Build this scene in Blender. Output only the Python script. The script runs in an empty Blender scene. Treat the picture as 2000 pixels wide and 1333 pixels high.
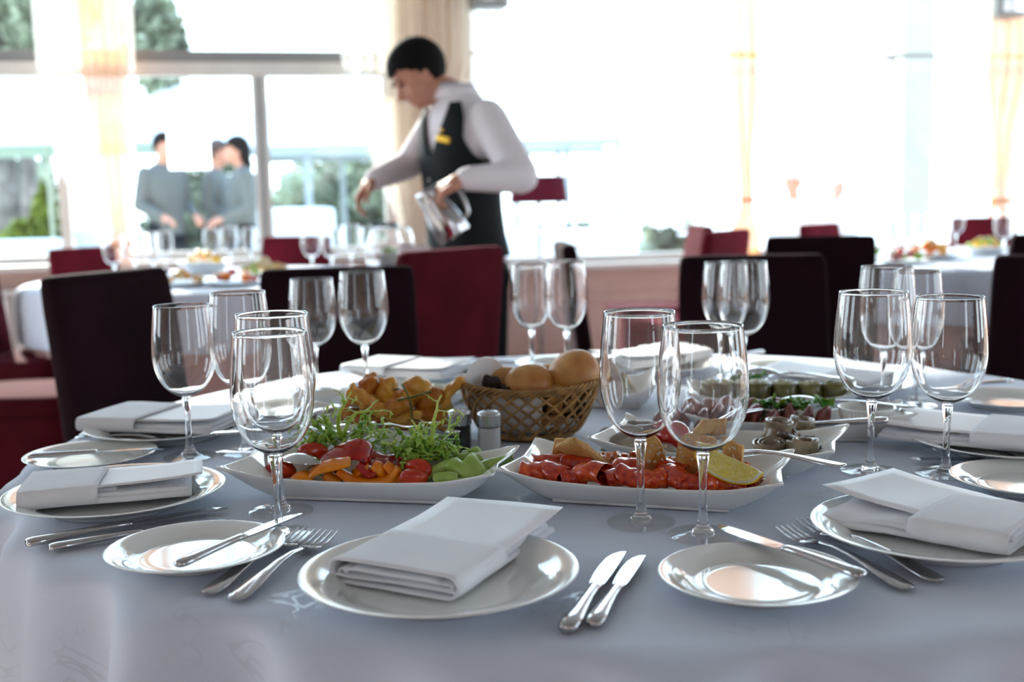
import bpy, bmesh, math, random
from mathutils import Vector, Matrix, noise
import numpy as np
random.seed(7)
PI = math.pi
C = bpy.context.scene.collection
S = bpy.context.scene
# ---------------------------------------------------------------- camera
F = 2250.0
PITCH, ROLL = 7.27, 1.26
CAMZ = 1.12
cam = bpy.data.cameras.new('camera'); camo = bpy.data.objects.new('camera', cam); C.objects.link(camo)
RM = Matrix.Rotation(math.radians(90 - PITCH), 3, 'X') @ Matrix.Rotation(-math.radians(ROLL), 3, 'Z')
camo.rotation_euler = RM.to_euler(); camo.location = (0, 0, CAMZ)
cam.sensor_width = 36; cam.lens = F / 2000 * 36
cam.clip_start = 0.05; cam.clip_end = 300
cam.dof.use_dof = True; cam.dof.focus_distance = 1.31; cam.dof.aperture_fstop = 4.0
S.camera = camo
# ---------------------------------------------------------------- world, sun, exposure
w = bpy.data.worlds.new('sky'); S.world = w; w.use_nodes = True
nt = w.node_tree; nt.nodes.clear()
out = nt.nodes.new('ShaderNodeOutputWorld'); bg = nt.nodes.new('ShaderNodeBackground')
tc = nt.nodes.new('ShaderNodeTexCoord'); sx = nt.nodes.new('ShaderNodeSeparateXYZ'); rp = nt.nodes.new('ShaderNodeValToRGB')
nt.links.new(tc.outputs['Generated'], sx.inputs[0]); nt.links.new(sx.outputs[2], rp.inputs[0])
rp.color_ramp.elements[0].position = 0.0; rp.color_ramp.elements[0].color = (0.80, 0.92, 1.0, 1)
rp.color_ramp.elements[1].position = 0.9; rp.color_ramp.elements[1].color = (0.42, 0.66, 1.0, 1)
nt.links.new(rp.outputs[0], bg.inputs[0]); bg.inputs[1].default_value = 4.0
nt.links.new(bg.outputs[0], out.inputs[0])
sl = bpy.data.lights.new('sun', 'SUN'); so = bpy.data.objects.new('sun', sl); C.objects.link(so)
sl.energy = 9.0; sl.color = (1.0, 0.93, 0.82); sl.angle = math.radians(0.6); sl.cycles.use_multiple_importance_sampling = False
so.rotation_euler = Vector((-0.42, 0.80, 0.462)).to_track_quat('Z', 'Y').to_euler()
S.view_settings.view_transform = 'Standard'; S.view_settings.look = 'None'
S.view_settings.exposure = 0.55; S.view_settings.gamma = 1.0; S.view_settings.use_curve_mapping = False
cy = S.cycles
cy.use_denoising = True; cy.max_bounces = 20; cy.transmission_bounces = 20; cy.transparent_max_bounces = 24
cy.diffuse_bounces = 4; cy.glossy_bounces = 6; cy.sample_clamp_indirect = 6; cy.blur_glossy = 0.5; cy.caustics_reflective = False

# ---------------------------------------------------------------- placing helpers (real planes in the room)
def ray(px, py): return RM @ Vector(((px - 1000) / F, -(py - 666.5) / F, -1.0))
def at(px, py, z=0.76):
    d = ray(px, py); t = (z - CAMZ) / d.z
    return Vector((d.x * t, d.y * t, z))
def atY(px, py, Y):
    d = ray(px, py); t = Y / d.y
    return Vector((d.x * t, Y, CAMZ + d.z * t))
def srgb(r, g, b):
    f = lambda c: (c / 255) / 12.92 if c <= 10 else (((c / 255) + 0.055) / 1.055) ** 2.4
    return (f(r), f(g), f(b), 1)

# ---------------------------------------------------------------- materials
def mat(name, col, rough=0.5, metal=0.0, var=0.0, vscale=8.0, bump=0.0, bscale=60.0, sheen=0.0, sheencol=None, coat=0.0,
        trans=0.0, ior=1.5, sss=0.0, ssscol=None, col2=None, spec=0.5, emit=None, stretch=None, sssr=0.01):
    m = bpy.data.materials.new(name); m.use_nodes = True; t = m.node_tree; b = t.nodes['Principled BSDF']
    b.inputs['Base Color'].default_value = col; b.inputs['Roughness'].default_value = rough; b.inputs['Metallic'].default_value = metal
    b.inputs['Specular IOR Level'].default_value = spec; b.inputs['IOR'].default_value = ior
    b.inputs['Coat Weight'].default_value = coat; b.inputs['Coat Roughness'].default_value = 0.05
    if trans: b.inputs['Transmission Weight'].default_value = trans
    if sheen:
        b.inputs['Sheen Weight'].default_value = sheen; b.inputs['Sheen Roughness'].default_value = 0.35
        b.inputs['Sheen Tint'].default_value = sheencol or col
    if sss:
        b.inputs['Subsurface Weight'].default_value = sss; b.inputs['Subsurface Scale'].default_value = sssr
        b.inputs['Subsurface Radius'].default_value = (1, .5, .3)
    co = t.nodes.new('ShaderNodeTexCoord'); src = co.outputs['Object']
    if stretch:
        mp = t.nodes.new('ShaderNodeMapping'); mp.inputs['Scale'].default_value = stretch
        t.links.new(src, mp.inputs[0]); src = mp.outputs[0]
    n = t.nodes.new('ShaderNodeTexNoise'); n.inputs['Scale'].default_value = vscale; n.inputs['Detail'].default_value = 4
    t.links.new(src, n.inputs['Vector'])
    r = t.nodes.new('ShaderNodeValToRGB'); v = var or 0.03
    r.color_ramp.elements[0].position = 0.35; r.color_ramp.elements[1].position = 0.68
    c2 = col2 or tuple(max(0, c * (1 - v * 2)) for c in col[:3]) + (1,)
    r.color_ramp.elements[0].color = c2
    r.color_ramp.elements[1].color = col if col2 else tuple(min(1, c * (1 + v)) for c in col[:3]) + (1,)
    t.links.new(n.outputs['Fac'], r.inputs[0]); t.links.new(r.outputs[0], b.inputs['Base Color'])
    if bump:
        n2 = t.nodes.new('ShaderNodeTexNoise'); n2.inputs['Scale'].default_value = bscale; n2.inputs['Detail'].default_value = 3
        t.links.new(src, n2.inputs['Vector'])
        bp = t.nodes.new('ShaderNodeBump'); bp.inputs['Strength'].default_value = bump; bp.inputs['Distance'].default_value = 0.002
        t.links.new(n2.outputs['Fac'], bp.inputs['Height']); t.links.new(bp.outputs[0], b.inputs['Normal'])
    return m
M = {}
def glassmat(name, tint=(1, 1, 1, 1), ior=1.5):
    m = bpy.data.materials.new(name); m.use_nodes = True; t = m.node_tree; t.nodes.clear()
    o = t.nodes.new('ShaderNodeOutputMaterial'); g = t.nodes.new('ShaderNodeBsdfGlass')
    g.inputs['Color'].default_value = tint; g.inputs['IOR'].default_value = ior; g.inputs['Roughness'].default_value = 0.0
    n = t.nodes.new('ShaderNodeTexNoise'); n.inputs['Scale'].default_value = 30
    bp = t.nodes.new('ShaderNodeBump'); bp.inputs['Strength'].default_value = 0.01; bp.inputs['Distance'].default_value = 0.0005
    t.links.new(n.outputs[0], bp.inputs['Height']); t.links.new(bp.outputs[0], g.inputs['Normal'])
    t.links.new(g.outputs[0], o.inputs[0]); return m
def panemat(name):
    m = bpy.data.materials.new(name); m.use_nodes = True; t = m.node_tree; t.nodes.clear()
    o = t.nodes.new('ShaderNodeOutputMaterial'); g = t.nodes.new('ShaderNodeBsdfGlossy'); g.inputs['Roughness'].default_value = 0.02
    tr = t.nodes.new('ShaderNodeBsdfTransparent'); tr.inputs[0].default_value = (0.93, 0.97, 0.97, 1)
    fr = t.nodes.new('ShaderNodeFresnel'); ge = t.nodes.new('ShaderNodeNewGeometry'); mr = t.nodes.new('ShaderNodeMapRange'); mr.inputs['To Min'].default_value = 1.45; mr.inputs['To Max'].default_value = 1 / 1.45; t.links.new(ge.outputs['Backfacing'], mr.inputs[0]); t.links.new(mr.outputs[0], fr.inputs[0]); mx = t.nodes.new('ShaderNodeMixShader')
    t.links.new(fr.outputs[0], mx.inputs[0]); t.links.new(tr.outputs[0], mx.inputs[1]); t.links.new(g.outputs[0], mx.inputs[2])
    t.links.new(mx.outputs[0], o.inputs[0]); return m
def thinmat(name):
    m = panemat(name); t = m.node_tree
    for n in t.nodes:
        if n.type == 'BSDF_TRANSPARENT': n.inputs[0].default_value = (0.985, 0.99, 0.99, 1)
    return m
def sheermat(name, col, op=0.6, scale=60, tl_=.6):
    m = bpy.data.materials.new(name); m.use_nodes = True; t = m.node_tree; t.nodes.clear()
    o = t.nodes.new('ShaderNodeOutputMaterial'); d = t.nodes.new('ShaderNodeBsdfDiffuse'); tl = t.nodes.new('ShaderNodeBsdfTranslucent')
    tr = t.nodes.new('ShaderNodeBsdfTransparent'); m1 = t.nodes.new('ShaderNodeMixShader'); m2 = t.nodes.new('ShaderNodeMixShader')
    n = t.nodes.new('ShaderNodeTexNoise'); n.inputs['Scale'].default_value = scale
    mr = t.nodes.new('ShaderNodeMapRange'); mr.inputs['To Min'].default_value = op - .08; mr.inputs['To Max'].default_value = op + .08
    t.links.new(n.outputs[0], mr.inputs[0]); t.links.new(mr.outputs[0], m2.inputs[0])
    d.inputs[0].default_value = col; tl.inputs[0].default_value = col; m1.inputs[0].default_value = tl_
    t.links.new(d.outputs[0], m1.inputs[1]); t.links.new(tl.outputs[0], m1.inputs[2])
    t.links.new(tr.outputs[0], m2.inputs[1]); t.links.new(m1.outputs[0], m2.inputs[2]); t.links.new(m2.outputs[0], o.inputs[0]); return m
def damask(name, col):
    m = mat(name, col, rough=0.62, bump=0.12, bscale=500, sheen=0.25, sheencol=(1, 1, 1, 1)); t = m.node_tree; b = t.nodes['Principled BSDF']
    co = t.nodes.new('ShaderNodeTexCoord'); v = t.nodes.new('ShaderNodeTexVoronoi'); v.inputs['Scale'].default_value = 5.5
    wv = t.nodes.new('ShaderNodeTexNoise'); wv.inputs['Scale'].default_value = 9; wv.inputs['Distortion'].default_value = 4.0; wv.inputs['Detail'].default_value = 1
    t.links.new(co.outputs['Object'], v.inputs['Vector']); t.links.new(co.outputs['Object'], wv.inputs['Vector'])
    r = t.nodes.new('ShaderNodeValToRGB'); e = r.color_ramp.elements; e[0].position = .50; e[0].color = (0, 0, 0, 1); e[1].position = .53; e[1].color = (1, 1, 1, 1)
    x = e.new(.57); x.color = (1, 1, 1, 1); x = e.new(.60); x.color = (0, 0, 0, 1)
    r2 = t.nodes.new('ShaderNodeValToRGB'); e = r2.color_ramp.elements; e[0].position = .22; e[0].color = (1, 1, 1, 1); e[1].position = .36; e[1].color = (0, 0, 0, 1)
    mu = t.nodes.new('ShaderNodeMath'); mu.operation = 'MULTIPLY'
    t.links.new(wv.outputs[0], r.inputs[0]); t.links.new(v.outputs['Distance'], r2.inputs[0])
    t.links.new(r.outputs[0], mu.inputs[0]); t.links.new(r2.outputs[0], mu.inputs[1])
    mr = t.nodes.new('ShaderNodeMapRange'); mr.inputs['To Min'].default_value = .70; mr.inputs['To Max'].default_value = .28
    t.links.new(mu.outputs[0], mr.inputs[0]); t.links.new(mr.outputs[0], b.inputs['Roughness'])
    mc = t.nodes.new('ShaderNodeMix'); mc.data_type = 'RGBA'; mc.inputs['A'].default_value = col; mc.inputs['B'].default_value = tuple(c * .86 for c in col[:3]) + (1,)
    t.links.new(mu.outputs[0], mc.inputs['Factor']); t.links.new(mc.outputs['Result'], b.inputs['Base Color']); return m

M['glass'] = glassmat('clear_glass'); M['pane'] = panemat('window_glass'); M['thinglass'] = thinmat('thin_clear_glass')
M['cloth'] = damask('white_damask', srgb(214, 223, 240))
M['napkin'] = mat('napkin_linen', srgb(244, 245, 250), rough=.85, bump=.25, bscale=700, sheen=.3, sheencol=(1, 1, 1, 1))
M['card'] = mat('white_card', srgb(250, 250, 254), rough=.45, var=.01)
M['porcelain'] = mat('white_porcelain', srgb(244, 246, 242), rough=.09, coat=.6, var=.01)
M['steel'] = mat('polished_steel', (0.56, 0.56, 0.58, 1), rough=.10, metal=1.0, var=.02)
M['satin'] = mat('brushed_steel', (0.55, 0.56, 0.58, 1), rough=.25, metal=1.0, var=.05, vscale=40, stretch=(1, 1, .05))
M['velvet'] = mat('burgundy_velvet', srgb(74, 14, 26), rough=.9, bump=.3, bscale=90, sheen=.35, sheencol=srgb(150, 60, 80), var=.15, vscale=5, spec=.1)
M['velvet_shaded'] = mat('burgundy_velvet_shaded', srgb(26, 8, 15), rough=.9, bump=.3, bscale=90, sheen=.12, sheencol=srgb(120, 60, 90), var=.15, vscale=5, spec=.1)  # same chair velvet, backlit shade put into the base colour
M['velvet_lit'] = mat('burgundy_velvet_lit', srgb(98, 22, 36), rough=.9, bump=.3, bscale=90, sheen=.5, sheencol=srgb(200, 80, 90), var=.12, vscale=5, spec=.1)  # same chair velvet, sunlit red put into the base colour
M['wicker'] = mat('brown_wicker', srgb(176, 134, 76), rough=.45, var=.25, vscale=60, spec=.5)
M['wall'] = mat('beige_pink_wall', srgb(226, 196, 184), rough=.8)
M['trim'] = mat('white_window_frame', srgb(232, 228, 222), rough=.4)
M['ceiling'] = mat('ceiling_grey', srgb(150, 148, 146), rough=.9)
M['floor'] = mat('pale_stone_floor', srgb(214, 204, 194), rough=.25, var=.06, vscale=2)
M['skirt'] = mat('blush_table_skirt', srgb(214, 172, 164), rough=.8)

# ---------------------------------------------------------------- mesh helpers
def link(o, parent=None):
    C.objects.link(o)
    if parent: o.parent = parent
    return o
def obj(name, vf, m, parent=None, smooth=True):
    v, f = vf
    me = bpy.data.meshes.new(name); me.from_pydata([tuple(x) for x in v], [], [tuple(x) for x in f]); me.update()
    if smooth: me.polygons.foreach_set('use_smooth', [True] * len(me.polygons))
    me.materials.append(m)
    return link(bpy.data.objects.new(name, me), parent)
def tag(o, label, cat, group=None):
    o['label'] = label; o['category'] = cat
    if group: o['group'] = group
    return o
def thing(name, label, cat, loc=(0, 0, 0), rz=0, group=None):
    o = bpy.data.objects.new(name, None); C.objects.link(o); o.empty_display_size = .05
    o.location = loc; o.rotation_euler = (0, 0, rz); return tag(o, label, cat, group)
def struct(o): o['kind'] = 'structure'; return o
def stuff(o): o['kind'] = 'stuff'; return o
def copytree(r, loc=None, rot=None, label=None, group=None, scale=None):
    def cp(o, p):
        c = o.copy(); C.objects.link(c); c.parent = p
        for ch in o.children: cp(ch, c)
        return c
    c = cp(r, None)
    if loc is not None: c.location = loc
    if rot is not None: c.rotation_euler = rot
    if scale is not None: c.scale = scale
    if label: c['label'] = label
    if group: c['group'] = group
    return c
def merge(*vfs):
    V, Fc = [], []
    for v, f in vfs:
        n = len(V); V += [Vector(x) for x in v]; Fc += [tuple(i + n for i in q) for q in f]
    return V, Fc
def xf(vf, m): return [m @ Vector(x) for x in vf[0]], vf[1]
def tr(vf, x, y, z): return [Vector(p) + Vector((x, y, z)) for p in vf[0]], vf[1]
def box(x0, y0, z0, x1, y1, z1):
    v = [(x0, y0, z0), (x1, y0, z0), (x1, y1, z0), (x0, y1, z0), (x0, y0, z1), (x1, y0, z1), (x1, y1, z1), (x0, y1, z1)]
    return v, [(0, 3, 2, 1), (4, 5, 6, 7), (0, 1, 5, 4), (1, 2, 6, 5), (2, 3, 7, 6), (3, 0, 4, 7)]
def rbox(sx, sy, sz, r=.01, seg=3, sub=0):
    bm = bmesh.new(); bmesh.ops.create_cube(bm, size=1)
    bmesh.ops.scale(bm, vec=(sx, sy, sz), verts=bm.verts)
    bmesh.ops.bevel(bm, geom=bm.edges[:] + bm.verts[:], offset=r, segments=seg, affect='EDGES', profile=.5)
    if sub: bmesh.ops.subdivide_edges(bm, edges=bm.edges[:], cuts=sub, use_grid_fill=True)
    v = [x.co.copy() for x in bm.verts]; f = [tuple(q.index for q in p.verts) for p in bm.faces]; bm.free(); return v, f
def lathe(prof, n=32, closed=False, sx=1, sy=1):
    V, Fc, rings = [], [], []
    for r, z in prof:
        if r < 1e-6: rings.append([len(V)]); V.append(Vector((0, 0, z)))
        else:
            rings.append(list(range(len(V), len(V) + n)))
            V += [Vector((r * sx * math.cos(2 * PI * i / n), r * sy * math.sin(2 * PI * i / n), z)) for i in range(n)]
    pairs = list(zip(rings[:-1], rings[1:])) + ([(rings[-1], rings[0])] if closed else [])
    for a, b in pairs:
        for i in range(n):
            j = (i + 1) % n
            if len(a) == 1 and len(b) == 1: continue
            if len(a) == 1: Fc.append((a[0], b[j], b[i]))
            elif len(b) == 1: Fc.append((a[i], a[j], b[0]))
            else: Fc.append((a[i], a[j], b[j], b[i]))
    return V, Fc
def tight(prof, e=.0003):
    o = [prof[0]]
    for a, b in zip(prof[:-1], prof[1:]):
        L = math.hypot(b[0] - a[0], b[1] - a[1])
        if L > 3 * e:
            t = e / L; o.append((a[0] + (b[0] - a[0]) * t, a[1] + (b[1] - a[1]) * t)); o.append((b[0] - (b[0] - a[0]) * t, b[1] - (b[1] - a[1]) * t))
        o.append(b)
    return o
def frames(path):
    T = []
    for i in range(len(path)):
        a = path[max(0, i - 1)]; b = path[min(len(path) - 1, i + 1)]; d = (b - a)
        T.append(d.normalized() if d.length > 1e-9 else Vector((0, 0, 1)))
    up = Vector((0, 0, 1)) if abs(T[0].z) < .9 else Vector((0, 1, 0))
    N = [(up - up.dot(T[0]) * T[0]).normalized()]
    for i in range(1, len(path)):
        v = N[-1] - N[-1].dot(T[i]) * T[i]; N.append(v.normalized() if v.length > 1e-6 else N[-1])
    return T, N
def tube(path, rad, n=8, flat=1.0, cap=True, side=None):
    path = [Vector(p) for p in path]; T, N = frames(path); V, Fc = [], []
    if not hasattr(rad, '__len__'): rad = [rad] * len(path)
    for i, p in enumerate(path):
        nn = N[i]
        if side is not None:
            s = Vector(side); s = (s - s.dot(T[i]) * T[i]).normalized(); b = s; nn = T[i].cross(b)
        else: b = T[i].cross(nn)
        for k in range(n):
            a = 2 * PI * k / n; V.append(p + b * rad[i] * math.cos(a) + nn * rad[i] * flat * math.sin(a))
    for i in range(len(path) - 1):
        for k in range(n):
            j = (k + 1) % n; Fc.append((i * n + k, i * n + j, (i + 1) * n + j, (i + 1) * n + k))
    if cap:
        Fc.append(tuple(range(n))[::-1]); e = (len(path) - 1) * n; Fc.append(tuple(range(e, e + n)))
    return V, Fc
def smoothpath(pts, k=6):
    pts = [Vector(p) for p in pts]; P = [pts[0]] + pts + [pts[-1]]; o = []
    for i in range(1, len(P) - 2):
        for s in range(k):
            t = s / k; a, b, c, d = P[i - 1], P[i], P[i + 1], P[i + 2]
            o.append(.5 * ((2 * b) + (c - a) * t + (2 * a - 5 * b + 4 * c - d) * t * t + (3 * b - a - 3 * c + d) * t ** 3))
    o.append(pts[-1]); return o
def jitter(vf, amp, sc, seed=0):
    V, f = vf; o = Vector((seed * 3.1, seed * 1.7, seed * .9))
    return [Vector(p) + noise.noise_vector(Vector(p) * sc + o) * amp for p in V], f
def ico(c, r, sub=2, sc=(1, 1, 1)):
    bm = bmesh.new(); bmesh.ops.create_icosphere(bm, subdivisions=sub, radius=r)
    v = [Vector((p.co.x * sc[0], p.co.y * sc[1], p.co.z * sc[2])) + Vector(c) for p in bm.verts]; f = [tuple(q.index for q in p.verts) for p in bm.faces]; bm.free(); return v, f
def grid(fn, nu, nv, closeu=False):
    V = [Vector(fn(i / (nu if closeu else nu - 1), j / (nv - 1))) for j in range(nv) for i in range(nu)]; Fc = []
    for j in range(nv - 1):
        for i in range(nu if closeu else nu - 1):
            i2 = (i + 1) % nu; Fc.append((j * nu + i, j * nu + i2, (j + 1) * nu + i2, (j + 1) * nu + i))
    return V, Fc
def solid(o, th, off=0):
    md = o.modifiers.new('solid', 'SOLIDIFY'); md.thickness = th; md.offset = off; return o
def subd(o, l=1):
    md = o.modifiers.new('sub', 'SUBSURF'); md.levels = l; md.render_levels = l; return o
def remesh(o, vox, sm=6):
    md = o.modifiers.new('remesh', 'REMESH'); md.mode = 'VOXEL'; md.voxel_size = vox; md.use_smooth_shade = True
    if sm: s = o.modifiers.new('smooth', 'SMOOTH'); s.iterations = sm; s.factor = .5
    return o
def sections(secs, n=10, pw=.7):
    """loft of super-ellipse sections along X: (x, yc, zc, half_w, half_t)"""
    V, Fc = [], []
    for x, yc, zc, hw, ht in secs:
        for k in range(n):
            a = 2 * PI * k / n; c, s = math.cos(a), math.sin(a)
            V.append(Vector((x, yc + hw * math.copysign(abs(c) ** pw, c), zc + ht * math.copysign(abs(s) ** pw, s))))
    m = len(secs)
    for i in range(m - 1):
        for k in range(n):
            j = (k + 1) % n; Fc.append((i * n + j, i * n + k, (i + 1) * n + k, (i + 1) * n + j))
    Fc.append(tuple(range(n))); Fc.append(tuple(range((m - 1) * n, m * n))[::-1]); return V, Fc
def lay(o, a, b):
    """lay a piece whose own +X axis runs from point a to point b"""
    a, b = Vector(a), Vector(b); d = b - a
    o.location = a; o.rotation_euler = (0, -math.atan2(d.z, math.hypot(d.x, d.y)), math.atan2(d.y, d.x)); return o

# ================================================================ THE ROOM
WY0, WK = 7.49, 0.225
WN = math.hypot(1, WK); E = Vector((1 / WN, WK / WN, 0)); NN = Vector((-WK / WN, 1 / WN, 0))
WM = Matrix(((E.x, NN.x, 0, 0), (E.y, NN.y, 0, WY0), (0, 0, 1, 0), (0, 0, 0, 1)))   # wall frame: u along, n outwards, z up
def wu(px):
    d = ray(px, 350); k = d.x / d.y; return k * WY0 / (1 - WK * k) * WN
def wz(px, py):
    d = ray(px, py); k = d.x / d.y; Y = WY0 / (1 - WK * k); return CAMZ + d.z / d.y * Y
def wpt(px, py): return wu(px), wz(px, py)
def wbox(u0, u1, z0, z1, n0, n1): return xf(box(u0, n0, z0, u1, n1, z1), WM)
fl = struct(obj('floor', box(-6.5, -4.5, -.06, 7.5, 11, 0), M['floor'], smooth=False))
def clipfloor():
    v = [(-6.5, -4.5), (7.5, -4.5), (7.5, WY0 + WK * 7.5), (-6.5, WY0 - WK * 6.5)]
    V = [(x, y, z) for z in (-.08, 0) for x, y in v]; return V, [(3, 2, 1, 0), (4, 5, 6, 7), (0, 1, 5, 4), (1, 2, 6, 5), (2, 3, 7, 6), (3, 0, 4, 7)]
fl.data = obj('tmp', clipfloor(), M['floor'], smooth=False).data; bpy.data.objects.remove(bpy.data.objects['tmp'])
def clipceil():
    v, f = clipfloor(); return [(x, y, z + 4.18) for x, y, z in v], f
struct(obj('ceiling', clipceil(), M['ceiling'], smooth=False))
SILL1, SILL2 = 0.73, wz(1250, 521)
u_a, u_b, u_c, u_f = -6.6, wu(770), wu(915), 7.6
TOP = 3.72
struct(obj('wall_front', merge(wbox(u_a, u_b, 0, SILL1, 0, .25), wbox(u_b, u_c, 0, 4.1, 0, .25), wbox(u_c, u_f, 0, SILL2, 0, .25), wbox(u_a, u_b, TOP, 4.1, 0, .25), wbox(u_c, u_f, TOP, 4.1, 0, .25)), M['wall'], smooth=False))
for i, (a, b, s) in enumerate(((u_a, u_b, SILL1), (u_c, u_f, SILL2))):
    struct(obj('trim_%d' % (i + 1), merge(wbox(a - .02, b + .02, s, s + .035, -.12, .2)), M['trim'], smooth=False))
    struct(obj('trim_%d' % (i + 4), merge(wbox(a, b, s - .22, s - .17, -.03, 0), wbox(a, b, .08, .12, -.02, 0)), M['wall'], smooth=False))
def window(n, a, b, s, trans, mull, thick_tr):
    r = bpy.data.objects.new('window_%d' % n, None); C.objects.link(r); struct(r)
    z0 = s + .035; f = .05
    obj('window_frame', merge(wbox(a, b, z0, z0 + f, .06, .13), wbox(a, b, TOP - f, TOP, .06, .13), wbox(a, a + f, z0 + f, TOP - f, .06, .13), wbox(b - f, b, z0 + f, TOP - f, .06, .13)), M['trim'], r, False)
    tb, tt = trans
    obj('transom', wbox(a + f, b - f, tb, tt, .05, .14), M['trim'] if thick_tr else M['greyframe'], r, False)
    if thick_tr: obj('transom_drip_rail', wbox(a + f, b - f, tt, tt + .07, .07, .12), M['greyframe'], r, False)
    xs = [a + f]
    for (m0, m1) in mull:
        obj('mullion', wbox(m0, m1, z0 + f, tb, .045, .135), M['trim'], r, False)
        obj('pane', wbox(xs[-1], m0, z0 + f, tb, .092, .098), M['pane'], r, False); xs.append(m1)
    obj('pane', wbox(xs[-1], b - f, z0 + f, tb, .092, .098), M['pane'], r, False)
    obj('pane', wbox(a + f, b - f, tt + (.07 if thick_tr else 0), TOP - f, .092, .098), M['pane'], r, False)
    return r
M['greyframe'] = mat('grey_painted_metal', srgb(150, 152, 152), rough=.45)
w1 = window(1, u_a + 1.5, u_b, SILL1, (wz(600, 147), wz(600, 120)), [(wu(-220), wu(-200)), (wu(110), wu(130)), (wu(500), wu(530))], True)
obj('mullion_gasket', wbox(wu(511), wu(518), SILL1 + .1, wz(520, 150), .035, .045), M['greyframe'], w1, False)
window(2, u_c, u_f - .3, SILL2, (wz(1200, 106), wz(1200, 100)), [(wu(1745), wu(1752)), (wu(2240), wu(2260))], False)
# side and back walls with their window openings (light and reflections come from them)
def holed(axis, c, t, a0, a1, holes, z0=.5, z1=3.5):
    P = []; x = a0
    for h0, h1 in holes: P.append((x, h0, 0, 4.1)); P.append((h0, h1, 0, z0)); P.append((h0, h1, z1, 4.1)); x = h1
    P.append((x, a1, 0, 4.1)); o = []
    for p0, p1, q0, q1 in P: o.append(box(c, p0, q0, c + t, p1, q1) if axis == 'x' else box(p0, c, q0, p1, c + t, q1))
    return merge(*o)
struct(obj('wall_right', holed('x', 7.5, .2, -4.5, 9.3, [(-1.0, .4), (1.4, 2.8), (4.4, 6.6)]), M['wall'], smooth=False))
struct(obj('wall_left', holed('x', -6.7, .2, -4.5, 6.1, [(.2, 1.6), (3, 5)]), M['wall'], smooth=False))
struct(obj('wall_back', holed('y', -4.7, .2, -6.7, 7.7, [(-4.7, -4.0), (3.7, 4.8)]), M['wall'], smooth=False))
for n, (ax, c, hs) in enumerate((('x', 7.6, [(-1.0, .4), (1.4, 2.8), (4.4, 6.6)]), ('x', -6.6, [(.2, 1.6), (3, 5)]), ('y', -4.6, [(-4.7, -4.0), (3.7, 4.8)]))):
    for k, (h0, h1) in enumerate(hs):
        r = bpy.data.objects.new('window_%d' % (4 + n * 4 + k), None); C.objects.link(r); struct(r)
        P = []
        for q in range(3):
            p = h0 + (h1 - h0 - .06) * q / 2; P.append((p, p + .06, .5, 3.5))
        for z in (.5, 2.0, 3.44): P.append((h0, h1, z, z + .06))
        for p0, p1, q0, q1 in P:
            obj('glazing_bar', box(c - .03, p0, q0, c + .03, p1, q1) if ax == 'x' else box(p0, c - .03, q0, p1, c + .03, q1), M['trim'], r, False)
# radiator under the left window
rad = thing('radiator', 'white finned radiator low on the wall at far left', 'radiator', WM @ Vector((wu(60), -.12, 0)), math.atan(WK))
for k in range(12):
    obj('radiator_fin', tr(rbox(.042, .06, .34, .012, 2), (k - 6) * .052, 0, .42), M['trim'], rad)
obj('header_pipe', tube([(-.33, 0, .27), (.31, 0, .27)], .014), M['trim'], rad); obj('top_grille', tr(rbox(.68, .12, .03, .01, 2), 0, 0, .61), M['trim'], rad)
# grey box fittings high on the wall
for px, lab in ((950, 'grey box-shaped fitting high above the waiter'), (1918, 'grey box-shaped fitting high at the right curtain')):
    u = wu(px); t = thing('wall_speaker', lab, 'speaker', WM @ Vector((u, -.2, wz(px, 28 if px < 1000 else 45))), math.atan(WK))
    obj('cabinet', tr(rbox(.22, .2, .3, .02), 0, 0, .15), M['greyframe'], t); obj('grille', tr(rbox(.18, .01, .24, .004), 0, -.103, .15), M['satin'], t)

# ---------------------------------------------------------------- curtains
M['sheer'] = sheermat('white_voile', srgb(250, 246, 240), .42)
M['peach'] = sheermat('peach_voile', srgb(236, 176, 118), .86, 60, .45)
M['beige'] = sheermat('beige_voile', srgb(236, 216, 188), .68, 60, .6)
def drape(prof, pleats, depth, n0, amp_seed):
    zs = [p[0] for p in prof]
    def fn(a, b):
        z = zs[0] + (zs[-1] - zs[0]) * b
        for (za, ca, ha), (zb, cb, hb) in zip(prof[:-1], prof[1:]):
            if min(za, zb) - 1e-6 <= z <= max(za, zb) + 1e-6:
                t = (z - za) / (zb - za); t = t * t * (3 - 2 * t); c = ca + (cb - ca) * t; h = ha + (hb - ha) * t; break
        ph = a * pleats * 2 * PI + .8 * math.sin(a * 9 + amp_seed); dd = depth * min(1, .35 + h * 1.6)
        u = c + (a - .5) * 2 * h + .012 * math.sin(ph * .5 + z * 2)
        return WM @ Vector((u, n0 + dd * math.sin(ph) + .01 * math.sin(z * 7 + a * 5), z))
    return grid(fn, pleats * 10 + 1, 60)
def curtain(lab, layers, tie):
    t = thing('curtain', lab, 'curtain', (0, 0, 0), 0, 'voile curtains along the window wall')
    for nm, prof, pl, dp, n0, m in layers: obj(nm, drape(prof, pl, dp, n0, pl), M[m], t)
    u, z, r = tie
    obj('tieback', tube([WM @ Vector((u + r * math.cos(a), -.17 + .06 * math.sin(a), z)) for a in [k * PI / 8 for k in range(17)]], .014, 6), M['peach'], t)
a, b = wu(100), wu(282); c = (a + b) / 2; h = (b - a) / 2; ct = wu(233)
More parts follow.
